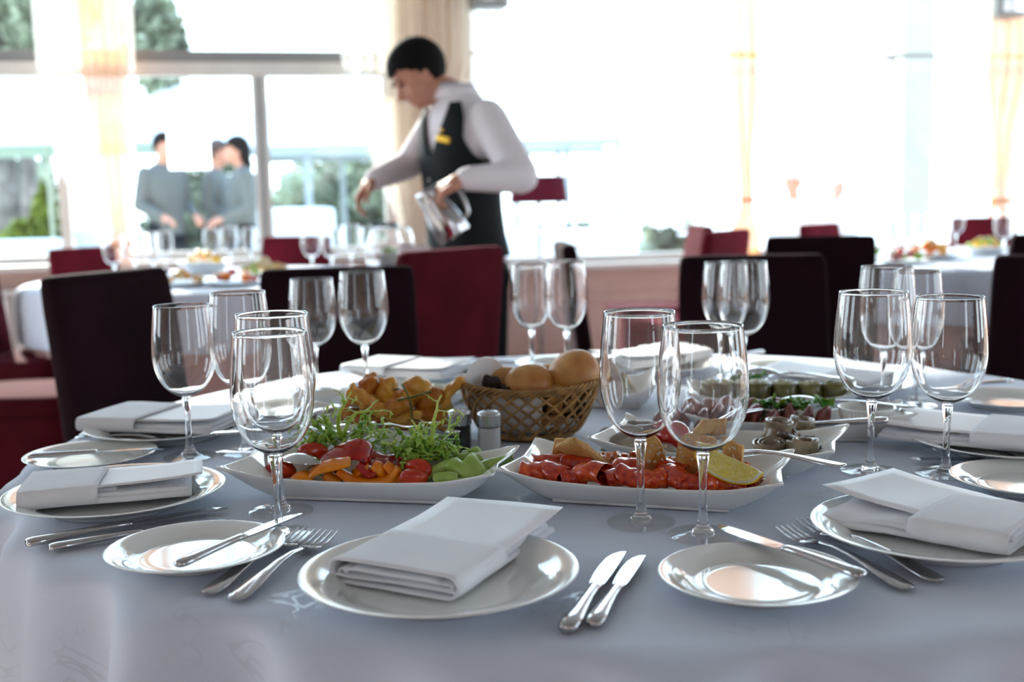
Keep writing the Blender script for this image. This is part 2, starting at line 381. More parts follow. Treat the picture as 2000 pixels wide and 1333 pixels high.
curtain('tall peach and white voile curtain gathered left of the white glass door', [
    ('sheer_panel', [(3.8, c, h), (1.9, c, h), (1.35, c + .02, h * .85), (.88, ct, .05), (.45, ct, .16), (.02, ct, .2)], 9, .035, -.19, 'sheer'),
    ('gathered_panel', [(3.8, c + .03, h * .62), (1.9, ct - .03, h * .45), (1.3, ct - .01, h * .32), (.88, ct, .045), (.45, ct, .13), (.02, ct, .16)], 7, .03, -.12, 'peach')], (ct, .88, .06))
a, b = wu(675), wu(1015); c = (a + b) / 2; h = (b - a) / 2; ct = wu(800)
curtain('wide beige voile curtain gathered directly behind the waiter', [
    ('sheer_panel', [(3.8, c, h), (2.0, c, h), (1.4, wu(810), .30), (.8, ct, .07), (.4, ct, .2), (.02, ct, .22)], 14, .035, -.21, 'sheer'),
    ('gathered_panel', [(3.8, wu(855), .36), (1.9, wu(840), .30), (1.3, wu(815), .2), (.8, ct, .06), (.4, ct, .14), (.02, ct, .16)], 10, .035, -.13, 'beige')], (ct, .8, .075))
a, b = wu(1815), wu(2060); c = (a + b) / 2; h = (b - a) / 2; ct = wu(1928)
curtain('pale peach voile curtain tied in at the far right window', [
    ('sheer_panel', [(3.8, c, h), (2.0, c, h), (1.5, c, h * .8), (1.0, ct, .06), (.5, ct, .2), (.02, ct, .22)], 10, .035, -.19, 'sheer'),
    ('gathered_panel', [(3.8, wu(1950), h * .5), (1.9, wu(1940), h * .42), (1.4, ct, h * .3), (1.0, ct, .05), (.5, ct, .16), (.02, ct, .18)], 8, .03, -.12, 'peach')], (ct, 1.0, .065))
ct = wu(1435)
curtain('slim peach curtain tied above flared hem in middle of the right window', [
    ('gathered_panel', [(3.8, ct, .11), (1.8, ct, .09), (1.05, ct + .02, .04), (.75, ct, .13), (.02, ct, .15)], 5, .03, -.15, 'peach')], (ct + .02, 1.05, .045))

# ================================================================ OUTSIDE
M['pave'] = mat('pale_paving', srgb(205, 203, 198), rough=.8, var=.06, vscale=1.5)
M['lawn'] = mat('lawn_green', srgb(86, 128, 58), rough=.9, var=.2, vscale=3, bump=.5, bscale=80)
M['leafd'] = mat('hazed_olive_leaves', srgb(160, 166, 140), rough=.7, var=.35, vscale=2)  # olive lightened and greyed, outdoor haze put into the leaf colour
M['leafl'] = mat('yellow_green_leaves', srgb(150, 160, 62), rough=.7, var=.3, vscale=5)
M['bark'] = mat('grey_bark', srgb(120, 112, 106), rough=.9, var=.3, vscale=4)
M['canvas'] = mat('white_canvas', srgb(228, 234, 236), rough=.8)
M['greyroof'] = mat('grey_roof_sheet', srgb(158, 166, 170), rough=.6)
og = lambda x0, y0, x1, y1, z: box(x0, y0, z - .06, x1, y1, z)
struct(obj('ground', og(-60, 9.4, 60, 70, -.03), M['pave'], smooth=False)).location = (0, 0, 0)
struct(obj('lawn', merge(og(-16, 9.6, -3.2, 16, -.005), ), M['lawn'], smooth=False))
def leaves(n, c, r, s, seed, shape=1.0):
    rd = random.Random(seed); V, Fc = [], []
    for i in range(n):
        d = Vector((rd.gauss(0, 1), rd.gauss(0, 1), rd.gauss(0, 1))).normalized() * (rd.random() ** .4)
        p = Vector(c) + Vector((d.x * r[0], d.y * r[1], d.z * r[2]))
        if shape < 1: k = 1 - (p.z - c[2] + r[2]) / (2 * r[2]) * (1 - shape); p.x = c[0] + (p.x - c[0]) * k; p.y = c[1] + (p.y - c[1]) * k
        a = Vector((rd.gauss(0, 1), rd.gauss(0, 1), rd.gauss(0, 1))).normalized() * s; b = a.cross(Vector((rd.random(), rd.random(), rd.random() + .1))).normalized() * s * .6
        k = len(V); V += [p - a, p + b, p + a, p - b]; Fc.append((k, k + 1, k + 2, k + 3))
    return V, Fc
def tree(px, Y, h, trunk_r, crown, lab, cat='tree', leaf='leafd', seed=1, lean=0):
    X = atY(px, 380, Y).x
    t = thing('tree' if cat == 'tree' else 'shrub', lab, cat, (X, Y, -.03), 0, 'trees and shrubs outside the windows')
    obj('trunk', tube([(0, 0, 0), (lean * .3, 0, h * .3), (lean * .7, .1, h * .65), (lean, .1, h)], [trunk_r, trunk_r * .8, trunk_r * .6, trunk_r * .3], 9), M['bark'], t)
    n, r, cz, s, sh = crown
    stuff(obj('foliage', leaves(n, (lean, 0, cz), r, s, seed, sh), M[leaf], t, False))
tree(15, 19.5, 7, .22, (1800, (1.9, 1.6, 1.8), 5.2, .16, 1), 'pine with grey trunk outside at the far left edge', seed=1)
tree(52, 25, 7, .2, (1500, (1.5, 1.4, 1.5), 5.4, .15, 1), 'tall bare-trunked pine just right of the outermost pine', seed=2, lean=.3)
tree(95, 31, 8, .2, (1300, (1.4, 1.4, 1.4), 6.3, .15, 1), 'pine trunk seen just left of the white mullion', seed=3)
tree(322, 20, 5, .14, (1500, (.65, .65, .95), 3.9, .13, .6), 'pointed conifer top right of the left peach curtain', seed=4)
tree(85, 17.6, 1.2, .04, (1400, (.35, .35, .62), .85, .07, .35), 'yellow-green conical shrub outside the left window', 'shrub', 'leafl', 5)
tree(40, 17, 1.0, .04, (900, (.5, .4, .45), .5, .08, .6), 'low yellow-green bush beside the conical shrub', 'shrub', 'leafl', 6)
def hedge(px0, px1, Y, h, lab, seed, m='leafd'):
    x0, x1 = atY(px0, 380, Y).x, atY(px1, 380, Y).x
    t = thing('hedge', lab, 'hedge', ((x0 + x1) / 2, Y, -.03), 0)
    stuff(obj('foliage', leaves(int(2600 * (x1 - x0) * h / 6), (0, 0, h / 2), ((x1 - x0) / 2 * 1.1, .5, h / 2 * 1.15), .13, seed), M[m], t, False))
    obj('hedge_core', xf(rbox((x1 - x0) * .94, .6, h * .84, .15), Matrix.Translation((0, .1, h * .44))), M['leafd'], t)
hedge(285, 520, 19, 1.75, 'olive hedge outside behind the standing guests', 11)
hedge(538, 800, 20, 1.9, 'olive hedge outside under the grey canopy', 12)
hedge(-120, 110, 30, 2.6, 'dark hedge below the pine trunks', 13)
hedge(1225, 1420, 13, .75, 'low grey-green hedge outside the right window', 14)
hedge(1000, 1215, 15, .7, 'low hedge outside behind the burgundy lampshade', 15)
def parasol(px, Y, eave_y, apex_y, hw, lab):
    e = atY(px, eave_y, Y); ap = atY(px, apex_y, Y)
    t = thing('parasol', lab, 'parasol', (e.x, Y, -.03)); z0, z1 = e.z + .03, ap.z + .03
    V = [(-hw, -hw, z0), (hw, -hw, z0), (hw, hw, z0), (-hw, hw, z0), (0, 0, z1), (-hw, -hw, z0 - .22), (hw, -hw, z0 - .22), (hw, hw, z0 - .22), (-hw, hw, z0 - .22)]
    solid(obj('canopy', (V, [(0, 1, 4), (1, 2, 4), (2, 3, 4), (3, 0, 4), (5, 6, 1, 0), (6, 7, 2, 1), (7, 8, 3, 2), (8, 5, 0, 3)]), M['canvas'], t, False), .01)
    obj('pole', tube([(0, 0, 0), (0, 0, z1)], .03), M['trim'], t); obj('base', lathe([(0, 0), (.3, 0), (.3, .06), (.05, .1), (0, .1)]), M['greyframe'], t)
parasol(90, 15, 262, 130, 1.75, 'large white square parasol outside the left window')
parasol(345, 20, 250, 160, .9, 'white parasol outside behind the left door pane')
def marquee(px0, px1, Y, eave, ridge, lab, post=True):
    a, b = atY(px0, eave, Y), atY(px1, eave, Y); r = atY((px0 + px1) / 2, ridge, Y).z + .03
    t = thing('marquee', lab, 'marquee', ((a.x + b.x) / 2, Y, -.03)); hw = (b.x - a.x) / 2; z = (a.z + b.z) / 2 + .03; D = 3.0
    V = [(-hw, 0, z), (hw, 0, z), (hw - .8, D / 2, r), (-hw + .8, D / 2, r), (hw, D, z), (-hw, D, z)]
    solid(obj('roof', (V, [(0, 1, 2, 3), (1, 4, 2), (4, 5, 3, 2), (5, 0, 3)]), M['canvas'], t, False), .03)
    obj('roof_edge', merge(box(-hw, -.04, z - .1, hw, 0, z), box(-hw, D, z - .1, hw, D + .04, z)), M['greyroof'], t, False)
    for x in (-hw + .05, hw - .05, 0):
        for y in (.05, D - .05): obj('post', box(x - .04, y - .04, 0, x + .04, y + .04, z - .1), M['greyroof'], t, False)
marquee(395, 800, 14, 285, 150, 'grey-white marquee roof outside the glass door')
marquee(1000, 1215, 16, 272, 205, 'white pavilion with grey roof edge outside right window')
M['palewall'] = mat('pale_grey_green_render', srgb(176, 180, 172), rough=.8)
x_ = atY(1779, 380, 11.5).x
t = thing('garden_pillar', 'pale grey-green pillar outside, just left of the tied right curtain', 'pillar', (x_, 11.5, -.03)); obj('shaft', box(-.15, -.15, 0, .15, .15, 4.2), M['palewall'], t, False); obj('plinth', box(-.2, -.2, 0, .2, .2, .3), M['palewall'], t, False)
def outtable(px, py, Y, w_, h_, lab):
    p = atY(px, py, Y); t = thing('garden_table', lab, 'table', (p.x, Y, -.03))
    def fn(a, b):
        an = a * 2 * PI; r = w_ * (.5 if b < .3 else .5 + .06 * (b - .3) * (1 + math.sin(an * 9)))
        return (r * math.cos(an) * (min(1, b / .3)), r * math.sin(an) * min(1, b / .3), h_ if b < .3 else h_ - (b - .3) / .7 * (h_ - .02))
    obj('table_cover', grid(fn, 54, 14, True), M['canvas'], t)
    obj('tabletop', tr(lathe([(0, 0), (w_ * .48, 0), (w_ * .48, .02), (0, .02)]), 0, 0, h_ - .03), M['greyframe'], t)
outtable(35, 420, 12.2, 1.1, .78, 'draped white table outside beneath the yellow-green shrubs'); outtable(150, 430, 18, .9, .78, 'draped white table outside right beside the white mullion')
outtable(572, 400, 13, .9, 1.05, 'high white draped table outside right of door post')
outtable(1110, 440, 12, 1.4, .76, 'wide white draped table outside the right window')

# ================================================================ FIGURES
M['skin'] = mat('skin', srgb(196, 140, 116), rough=.5, sss=.15, var=.05)
M['hair'] = mat('black_hair', srgb(14, 11, 11), spec=.15, rough=.8, bump=.5, bscale=200)
M['hairgrey'] = mat('overexposed_hair', srgb(206, 196, 186), rough=.7)  # hair paled, the garden's overexposure is put into its colour
M['hairbrown'] = mat('brown_hair', srgb(70, 50, 42), rough=.6, bump=.5, bscale=200)
M['shirt'] = mat('white_cotton_shirt', srgb(232, 226, 232), rough=.85, bump=.3, bscale=25)
M['vest'] = mat('black_waistcoat', srgb(16, 22, 26), rough=.7, bump=.1, bscale=300, spec=.2)
M['trouser'] = mat('black_trousers', srgb(18, 24, 30), rough=.75, bump=.2, bscale=40, spec=.2)
M['suitgrey'] = mat('grey_suit', srgb(92, 96, 94), rough=.85, bump=.2, bscale=60)
M['gold'] = mat('gold_plate', srgb(226, 180, 60), rough=.35, metal=.6)
M['bluewhite'] = mat('pale_blouse', srgb(230, 226, 224), rough=.8)
def caps(a, b, ra, rb, n=12):
    a, b = Vector(a), Vector(b); return merge(tube([a, a.lerp(b, .33), a.lerp(b, .66), b], [ra, ra + (rb - ra) * .3, ra + (rb - ra) * .65, rb], n), ico(a, ra * .99, 2), ico(b, rb * .99, 2))
def basis(f, u):
    f = Vector(f).normalized(); u = Vector(u); u = (u - u.dot(f) * f).normalized(); s = f.cross(u)
    return Matrix(((s.x, f.x, u.x), (s.y, f.y, u.y), (s.z, f.z, u.z))).to_4x4()
def head_geo(c, f, u, s=1.0):
    m = Matrix.Translation(c) @ basis(f, u) @ Matrix.Scale(s, 4)
    g = merge(ico((0, -.012, .025), .093, 3, (.80, 1.04, 1.0)), ico((0, .028, -.045), .066, 3, (.82, .98, 1.05)), ico((0, .062, -.082), .028, 2, (1.1, .9, .8)),
              caps((0, .083, .008), (0, .108, -.026), .009, .014, 8), ico((.016, .093, -.03), .009, 1), ico((-.016, .093, -.03), .009, 1),
              ico((.03, .078, .022), .018, 2, (1.5, .7, .5)), ico((-.03, .078, .022), .018, 2, (1.5, .7, .5)),
              caps((-.018, .087, -.056), (.018, .087, -.056), .008, .008, 6), caps((-.014, .084, -.066), (.014, .084, -.066), .008, .008, 6),
              ico((.076, -.008, -.01), .028, 2, (.35, .62, 1.1)), ico((-.076, -.008, -.01), .028, 2, (.35, .62, 1.1)),
              ico((.048, .05, -.03), .03, 2, (.7, 1, 1)), ico((-.048, .05, -.03), .03, 2, (.7, 1, 1)))
    return xf(g, m), m
def hair_geo(m, long=False):
    bm = bmesh.new(); bmesh.ops.create_icosphere(bm, subdivisions=5, radius=1)
    V = []; keep = []
    for v in bm.verts:
        p = v.co.copy(); n = 1.0
        q = Vector((p.x * .080, p.y * .103 - .015, p.z * .099 + .030))
        V.append(q)
    def ok(q):
        lim = .050 if q.y > .06 else (.004 + .046 * ((q.y - .01) / .05) if q.y > .01 else (-.012 if q.y > -.012 else max(-.069, -.012 + (q.y + .012) * 2.6)))
        return q.z > lim
    Fc = [tuple(v.index for v in f.verts) for f in bm.faces if all(ok(V[v.index]) for v in f.verts)]; bm.free()
    g = (V, Fc)
    if long: g = merge(g, caps((0, -.05, .0), (0, -.06, -.13), .075, .06, 12))
    return xf(g, m)
def hand_geo(wrist, dirv, palmn, curl=.5, s=1.0, side=1):
    """palm and five curled fingers; dirv = along the hand, palmn = palm side normal"""
    m = Matrix.Translation(wrist) @ basis(dirv, -Vector(palmn)) @ Matrix.Scale(s, 4)
    P = [caps((0, -.01, 0), (0, .03, 0), .026, .028, 10), caps((-.022, .03, 0), (-.028, .08, -.002), .017, .014, 8), caps((.02, .03, 0), (.028, .078, -.002), .017, .013, 8), caps((0, .03, 0), (0, .085, 0), .018, .014, 8)]
    for k, (x, L) in enumerate(((-.031, .070), (-.011, .080), (.010, .074), (.029, .058))):
        p = Vector((x, .082, 0)); a = 0.1; q = [p]
        for j, fr in enumerate((.45, .32, .23)):
            a += curl * (1.0, 1.3, 1.0)[j]; p = p + Vector((0, math.cos(a), -math.sin(a))) * L * fr; q.append(p)
        P.append(merge(*[caps(q[i], q[i + 1], (.0095, .0088, .008)[i], (.0088, .008, .007)[i], 7) for i in range(3)]))
    t0 = Vector((-.026 * side, .012, -.006)); t1 = t0 + Vector((-.028 * side, .028, -.012)); t2 = t1 + Vector((-.008 * side, .026, -.012)); t3 = t2 + Vector((.004 * side, .02, -.008))
    P.append(merge(caps(t0, t1, .015, .011, 7), caps(t1, t2, .011, .0095, 7), caps(t2, t3, .0095, .008, 7)))
    return xf(merge(*P), m)
def rings(spine, lat, n=40):
    """torso loft: spine = [(centre, half_lateral, half_depth)], lat = lateral unit vector"""
    lat = Vector(lat).normalized(); fwd = lat.cross(Vector((0, 0, 1))).normalized(); V = []
    for c, a, b in spine:
        for k in range(n):
            t = 2 * PI * k / n; ct_, st_ = math.cos(t), math.sin(t)
            V.append(Vector(c) + fwd * b * math.copysign(abs(ct_) ** .85, ct_) + lat * a * math.copysign(abs(st_) ** .85, st_))
    Fc = [(i * n + k, i * n + (k + 1) % n, (i + 1) * n + (k + 1) % n, (i + 1) * n + k) for i in range(len(spine) - 1) for k in range(n)]
    return V, Fc
def closed(vf, n=40):
    V, Fc = vf; m = len(V) // n; return V, Fc + [tuple(range(n))[::-1], tuple(range((m - 1) * n, m * n))]
def finespine(sp, k=6):
    P = smoothpath([s[0] for s in sp], k); A = smoothpath([(s[1], s[2], 0) for s in sp], k); return [(p, a.x, a.y) for p, a in zip(P, A)]
def figure(lab, J, top='suitgrey', bottom='trouser', hair='hair', longhair=False, group=None, vox=.012, headup=(0, 0, 1)):
    f = Vector(J['face']); lat = Vector(J['lat']).normalized()
    t = tag(remesh(obj('person', merge(head_geo(J['head'], f, headup)[0], caps(J['neck'], J['head'] + Vector((0, 0, -.04)), .058, .052), closed(rings([(c, a * .9, b * .9) for c, a, b in finespine(J['spine'], 3)], lat)),
        *[merge(caps(J['sh'][i], J['el'][i], .045, .036), caps(J['el'][i], J['wr'][i], .036, .024), hand_geo(J['wr'][i], J['wr'][i] - J['el'][i], J.get('palm', (0, 0, -1)), .35, 1, 1 - 2 * i),
                caps(J['hip'][i], J['kn'][i], .075, .05), caps(J['kn'][i], J['an'][i], .05, .034), caps(J['an'][i] + Vector((0, 0, -.02)), J['an'][i] + Vector((0, 0, -.03)) + J['toe'] * .16, .034, .028)) for i in (0, 1)]), M['skin']), vox), lab, 'person', group)
    m = head_geo(J['head'], f, headup)[1]
    solid(obj('hair', hair_geo(m, longhair), M[hair], t), .008, 1)
    remesh(obj('jacket', merge(closed(rings(finespine(J['spine'], 3), lat)), *[merge(caps(J['sh'][i], J['el'][i], .066, .056), caps(J['el'][i], J['wr'][i].lerp(J['el'][i], .1), .056, .042)) for i in (0, 1)]), M[top], t), vox)
    remesh(obj('trousers', merge(*[merge(caps(J['hip'][i], J['kn'][i], .095, .07), caps(J['kn'][i], J['an'][i], .07, .055)) for i in (0, 1)], caps(J['hip'][0], J['hip'][1], .1, .1)), M[bottom], t), vox)
    for i in (0, 1): obj('shoe', merge(caps(J['an'][i] + Vector((0, 0, -.035)), J['an'][i] + Vector((0, 0, -.045)) + J['toe'] * .17, .045, .036)), M['vest'], t)
    return t
def standing(x, y, rz, lab, h=1.75, group=None, seated=False, **kw):
    s = h / 1.75; R = Matrix.Rotation(rz, 3, 'Z'); P = lambda a, b, c: Vector((x, y, -.03 if not seated else 0)) + R @ (Vector((a, b, c)) * s)
    dz = -.45 if seated else 0
    if seated: legs = dict(hip=[P(.09, .0, .50), P(-.09, 0, .50)], kn=[P(.11, -.44, .50), P(-.11, -.44, .50)], an=[P(.11, -.42, .09), P(-.11, -.42, .09)])
    else: legs = dict(hip=[P(.09, 0, .92), P(-.09, 0, .92)], kn=[P(.10, -.01, .5), P(-.10, -.01, .5)], an=[P(.10, .02, .09), P(-.10, .02, .09)])
    J = dict(head=P(0, -.03, 1.63 + dz), neck=P(0, .02, 1.47 + dz), face=R @ Vector((0, -1, -.1)), lat=R @ Vector((-1, 0, 0)), toe=R @ Vector((0, -1, 0)),
        spine=[(P(0, 0, .86 + dz), .17, .12), (P(0, 0, 1.0 + dz), .16, .12), (P(0, 0, 1.2 + dz), .175, .125), (P(0, 0.01, 1.36 + dz), .185, .115), (P(0, .02, 1.45 + dz), .13, .08), (P(0, .02, 1.49 + dz), .06, .06)],
        sh=[P(.19, .01, 1.40 + dz), P(-.19, .01, 1.40 + dz)], el=[P(.25, .03, 1.12 + dz), P(-.25, .03, 1.12 + dz)], wr=[P(.17, -.2, 1.02 + dz), P(-.17, -.2, 1.02 + dz)], **legs)
    return figure(lab, J, group=group, **kw)
p = atY(322, 380, 10.3); standing(p.x, 10.3, .9, 'man in a grey suit standing outside, back turned, left of the white notice', 1.75)
p = atY(425, 380, 10.8); standing(p.x, 10.8, 1.5, 'man in dark suit outside, in profile right of the white notice', 1.70, hair='hairbrown')
p = atY(472, 380, 10.3); standing(p.x, 10.3, -1.2, 'dark-haired woman in grey standing outside beside the door post', 1.70, longhair=True)
p = atY(1550, 380, 10.6); standing(p.x, 10.6, -.5, 'seated guest in white with reddish face, outside the right window', 1.72, seated=True, top='bluewhite', hair='hairgrey')
p = atY(1632, 380, 12.3); standing(p.x, 12.3, .4, 'seated guest in white further right, outside the right window', 1.66, seated=True, top='bluewhite', hair='hairgrey')
# white notice on the door pane
M['thinpaper'] = sheermat('thin_white_paper', srgb(250, 250, 250), .92, 60, .95)
nu, nz = wpt(370, 265)
tag(obj('paper_notice', xf(([(wu(330), .088, wz(370, 330)), (wu(412), .088, wz(370, 330)), (wu(412), .088, wz(370, 222)), (wu(330), .088, wz(370, 222))], [(0, 1, 2, 3)]), WM), M['thinpaper'], smooth=False), 'blank white sheet stuck on the glass door pane', 'notice')

# ---------------------------------------------------------------- the waiter
WYp = 4.3
def wp(px, py, Y=WYp): return atY(px, py, Y * 1.045)
FW = Vector((-.85, -.53, 0)).normalized(); LAT = Vector((FW.y * -1 * -1, 0, 0)); LAT = Vector((0, 0, 1)).cross(FW) * -1   # towards his left (picture right)
LAT = Vector((-FW.y, FW.x, 0)); LAT = LAT if LAT.x > 0 else -LAT
hc = wp(817, 147); hf = Vector((-.76, -.22, -.60)); hu = Vector((-.55, 0, .80))
spine = [(wp(920, 560), .165, .12), (wp(916, 500), .17, .125), (wp(908, 440), .155, .118), (wp(902, 370), .155, .118), (wp(900, 300), .170, .125), (wp(898, 240), .178, .115), (wp(896, 205), .140, .092), (wp(894, 180), .07, .068)]
shL, elL, wrL = wp(952, 232, 4.17), wp(1018, 345, 4.05), wp(905, 350, 3.95)
shR, elR, wrR = wp(848, 250, 4.44), wp(800, 322, 4.42), wp(728, 352, 4.30)
hipc = wp(922, 540); hips = [hipc + LAT * .09, hipc - LAT * .09]
feet = [Vector((wp(985, 900).x, 4.42, .09)), Vector((wp(925, 900).x, 4.62, .09))]
kn = [hips[i].lerp(feet[i], .5) + FW * .03 for i in (0, 1)]
def seglimb(i): return merge(caps(hips[i], kn[i], .075, .05), caps(kn[i], feet[i], .05, .035), caps(feet[i], feet[i] + FW * .15 + Vector((0, 0, -.03)), .035, .03))
wa = tag(remesh(obj('person', merge(head_geo(hc, hf, hu, 1.04)[0], caps(wp(893, 190), hc + Vector((.028, .01, -.03)), .064, .056), closed(rings([(c, a * .9, b * .9) for c, a, b in finespine(spine, 3)], LAT)),
    caps(shL, elL, .05, .04), caps(elL, wrL, .04, .027), caps(shR, elR, .05, .04), caps(elR, wrR, .04, .027),
    hand_geo(wrL, Vector((-.85, -.1, -.35)), Vector((-.3, .3, -.9)), .75, 1.08, -1), hand_geo(wrR, Vector((-.62, -.2, -.75)), Vector((.5, -.1, -.8)), .5, 1.08, 1),
    seglimb(0), seglimb(1)), M['skin']), .0065, 4), 'waiter in black waistcoat and white shirt leaning over to tend a jug', 'person')
hm = head_geo(hc, hf, hu, 1.04)[1]
solid(obj('hair', hair_geo(hm), M['hair'], wa), .010, 1)
for sx_ in (-1, 1):
    obj('eye', xf(ico((.03 * sx_, .083, .006), .0095, 2, (1.2, 1, .5)), hm), M['hair'], wa); obj('eyebrow', xf(tube([(.014 * sx_, .098, .026), (.03 * sx_, .094, .031), (.046 * sx_, .082, .026)], .004, 6), hm), M['hair'], wa)
remesh(obj('shirt', merge(closed(rings(finespine(spine, 3), LAT)), caps(shL, elL, .076, .066), caps(elL, wrL.lerp(elL, .05), .064, .044), caps(shR, elR, .070, .060), caps(elR, wrR.lerp(elR, .05), .060, .043)), M['shirt'], wa), .008, 6)
nb = wp(893, 188)
solid(obj('collar', rings([(nb + Vector((0, 0, -.01)), .082, .08), (nb + Vector((-.006, 0, .02)), .074, .073), (nb + Vector((-.012, 0, .047)), .072, .07), (nb + Vector((-.008, 0, .02)), .084, .083), (nb + Vector((0, 0, -.012)), .095, .094)], LAT, 32), M['shirt'], wa), .003)
fs = finespine(spine[1:-1], 22); NR = 220; Vv, Fv = rings([(c, a + .010, b + .012) for c, a, b in fs], LAT, NR)
zlo, ztop = wp(900, 300).z, wp(896, 205).z; keep = []
for fi in Fv:
    c = sum((Vv[i] for i in fi), Vector()) / 4; k = (fi[0] % NR) + .5; ang = 360 * k / NR; ang = ang - 360 if ang > 180 else ang
    tz = (c.z - zlo) / (ztop - zlo)
    if tz > -.02 and ((0 <= ang - 4 < 3 + max(0, tz) * 27) or (0 <= 4 - ang < 3 + max(0, tz) * 22)): continue
    arm = min(abs(ang - 90), abs(ang + 90))
    if tz > -.15 and arm < 33 * min(1, max(0, (tz + .15)) * 2.2) ** .5 and tz < 1.2: continue
    keep.append(fi)
solid(obj('waistcoat', (Vv, keep), M['vest'], wa), .006, 1)
for k in range(4): obj('button', ico(wp(842, 318 + k * 34, 4.3) + Vector((0, -.07, 0)), .007, 2), M['steel'], wa)
obj('name_badge', xf(rbox(.062, .006, .024, .003), Matrix.Translation(wp(901, 275) + FW * .132 + LAT * .095) @ Matrix.Rotation(math.atan2(FW.y, FW.x) + PI / 2 + .45, 4, 'Z') @ Matrix.Rotation(.25, 4, 'Y')), M['gold'], wa)
obj('lapel_pin', ico(wp(903, 258) + FW * .134 + LAT * .085, .009, 2), M['gold'], wa)
remesh(obj('trousers', merge(*[merge(caps(hips[i], kn[i], .098, .078), caps(kn[i], feet[i], .078, .062)) for i in (0, 1)], caps(hips[0], hips[1], .11, .11)), M['trouser'], wa), .009)
for i in (0, 1): obj('shoe', caps(feet[i] + Vector((0, 0, -.04)), feet[i] + Vector((0, 0, -.045)) + FW * .18, .048, .036), M['vest'], wa)
sn = grid(lambda a, b: wp(850 + 62 * a, 470 + 34 * b + 6 * a * 0, 4.3) + FW * (.155 + .006 * math.sin(a * 14)) + Vector((0, 0, -.02 * a)), 16, 8)
tag(solid(obj('service_napkin', sn, M['shirt']), .006), 'white service cloth tucked at the waiter\'s waist', 'cloth')
# steel jug tilted in his left hand
jug = thing('water_jug', 'steel water jug tilted in the waiter\'s near hand', 'jug', wp(866, 424, 3.99)); jug.rotation_euler = (0, math.radians(-30), 0)
obj('jug_body', lathe([(0, -.085), (.058, -.085), (.064, -.075), (.060, 0), (.050, .06), (.046, .095), (.052, .115), (.049, .115), (.043, .095), (.047, .06), (.057, 0), (.06, -.07), (0, -.078)], 36), M['steel'], jug)
obj('jug_handle', tube(smoothpath([(.05, 0, .09), (.085, 0, .085), (.098, 0, .03), (.085, 0, -.03), (.06, 0, -.045)]), .007), M['steel'], jug)

# ================================================================ CHAIRS
def vloft(secs, n=36, pw=.32):
    V, Fc = [], []
    for z, yc, hw, ht in secs:
        for k in range(n):
            a = 2 * PI * k / n; c, s = math.cos(a), math.sin(a)
            V.append(Vector((hw * math.copysign(abs(c) ** pw, c), yc + ht * math.copysign(abs(s) ** pw, s), z)))
    m = len(secs); Fc = [(i * n + k, i * n + (k + 1) % n, (i + 1) * n + (k + 1) % n, (i + 1) * n + k) for i in range(m - 1) for k in range(n)]
    return V, Fc + [tuple(range(n))[::-1], tuple(range((m - 1) * n, m * n))]
back_secs = [(.01, .215, .225, .035), (.2, .215, .222, .034), (.42, .215, .218, .034), (.55, .228, .216, .034), (.7, .247, .214, .033), (.85, .268, .212, .033), (.90, .275, .211, .032), (.918, .278, .208, .029), (.927, .279, .202, .022), (.93, .279, .19, .012)]
seat_secs = [(.40, -.03, .21, .21), (.43, -.03, .222, .222), (.46, -.03, .224, .224), (.475, -.03, .216, .216), (.482, -.03, .19, .19)]
def skirt_fn(a, b):
    an = 2 * PI * a; c, s = math.cos(an), math.sin(an); pw = .3; z = .41 - .40 * b
    k = 1 + .012 * b * math.sin(an * 8)
    return (.218 * k * math.copysign(abs(c) ** pw, c), -.03 + .218 * k * math.copysign(abs(s) ** pw, s), z)
_chair_cache = {}
def chair_proto(mk):
    if mk in _chair_cache: return _chair_cache[mk]
    d = {}
    m = M[mk]
    for nm, g in (('backrest', jitter(vloft(back_secs), .003, 9, 2)), ('seat', vloft(seat_secs)), ('seat_skirt', grid(skirt_fn, 96, 8, True))):
        me = bpy.data.meshes.new(nm); me.from_pydata([tuple(v) for v in g[0]], [], [tuple(f) for f in g[1]]); me.polygons.foreach_set('use_smooth', [True] * len(me.polygons)); me.materials.append(m); d[nm] = me
    g = tube([(-.195, .246, .915)] + [(-.2 + .4 * i / 8, .246, .918) for i in range(9)] + [(.195, .246, .915)], .003, 5)
    me = bpy.data.meshes.new('piping'); me.from_pydata([tuple(v) for v in g[0]], [], g[1]); me.materials.append(m); d['piping'] = me
    _chair_cache[mk] = d; return d
def chair(x, y, face, mk, lab, group, h=1.0):
    """x, y: where the top of the back stands; face: heading in degrees (0 = towards the camera, -Y)"""
    rz = math.radians(face); off = Matrix.Rotation(rz, 3, 'Z') @ Vector((0, .28, 0))
    t = thing('dining_chair', lab, 'chair', (x - off.x, y - off.y, 0), rz, group); t.scale = (1, 1, h)
    for nm, me in chair_proto(mk).items(): link(bpy.data.objects.new(nm, me), t)
    return t
def chp(px, Y, *a, **k): return chair(atY(px, 450, Y).x, Y, *a, **k)
G1, G2, G3 = 'chairs around the near table', 'chairs at the left background table', 'chairs at the right background table'
def towards(px, Y, cx, cy_):
    x = atY(px, 450, Y).x; return math.degrees(math.atan2(cx - x, -(cy_ - Y)))
chp(201, 3.0, 66, 'velvet_shaded', 'dark maroon covered chair at far left beyond the table, back slanting outward', G1, 1.015)
chp(655, 3.18, 6, 'velvet_shaded', 'almost black covered chair behind the two wine glasses left of the waiter', G1)
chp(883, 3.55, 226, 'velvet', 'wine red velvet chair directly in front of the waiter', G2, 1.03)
chp(1100, 4.45, 93, 'velvet_shaded', 'maroon chair seen edge-on right of the waiter, behind two glasses', G3)
chp(1468, 3.35, -4, 'velvet_shaded', 'black-looking covered chair with purple edge right of centre, behind two glasses', G1)
chp(1603, 4.55, 170, 'velvet_shaded', 'dark brown-red chair right of and behind the black-looking one', G3)
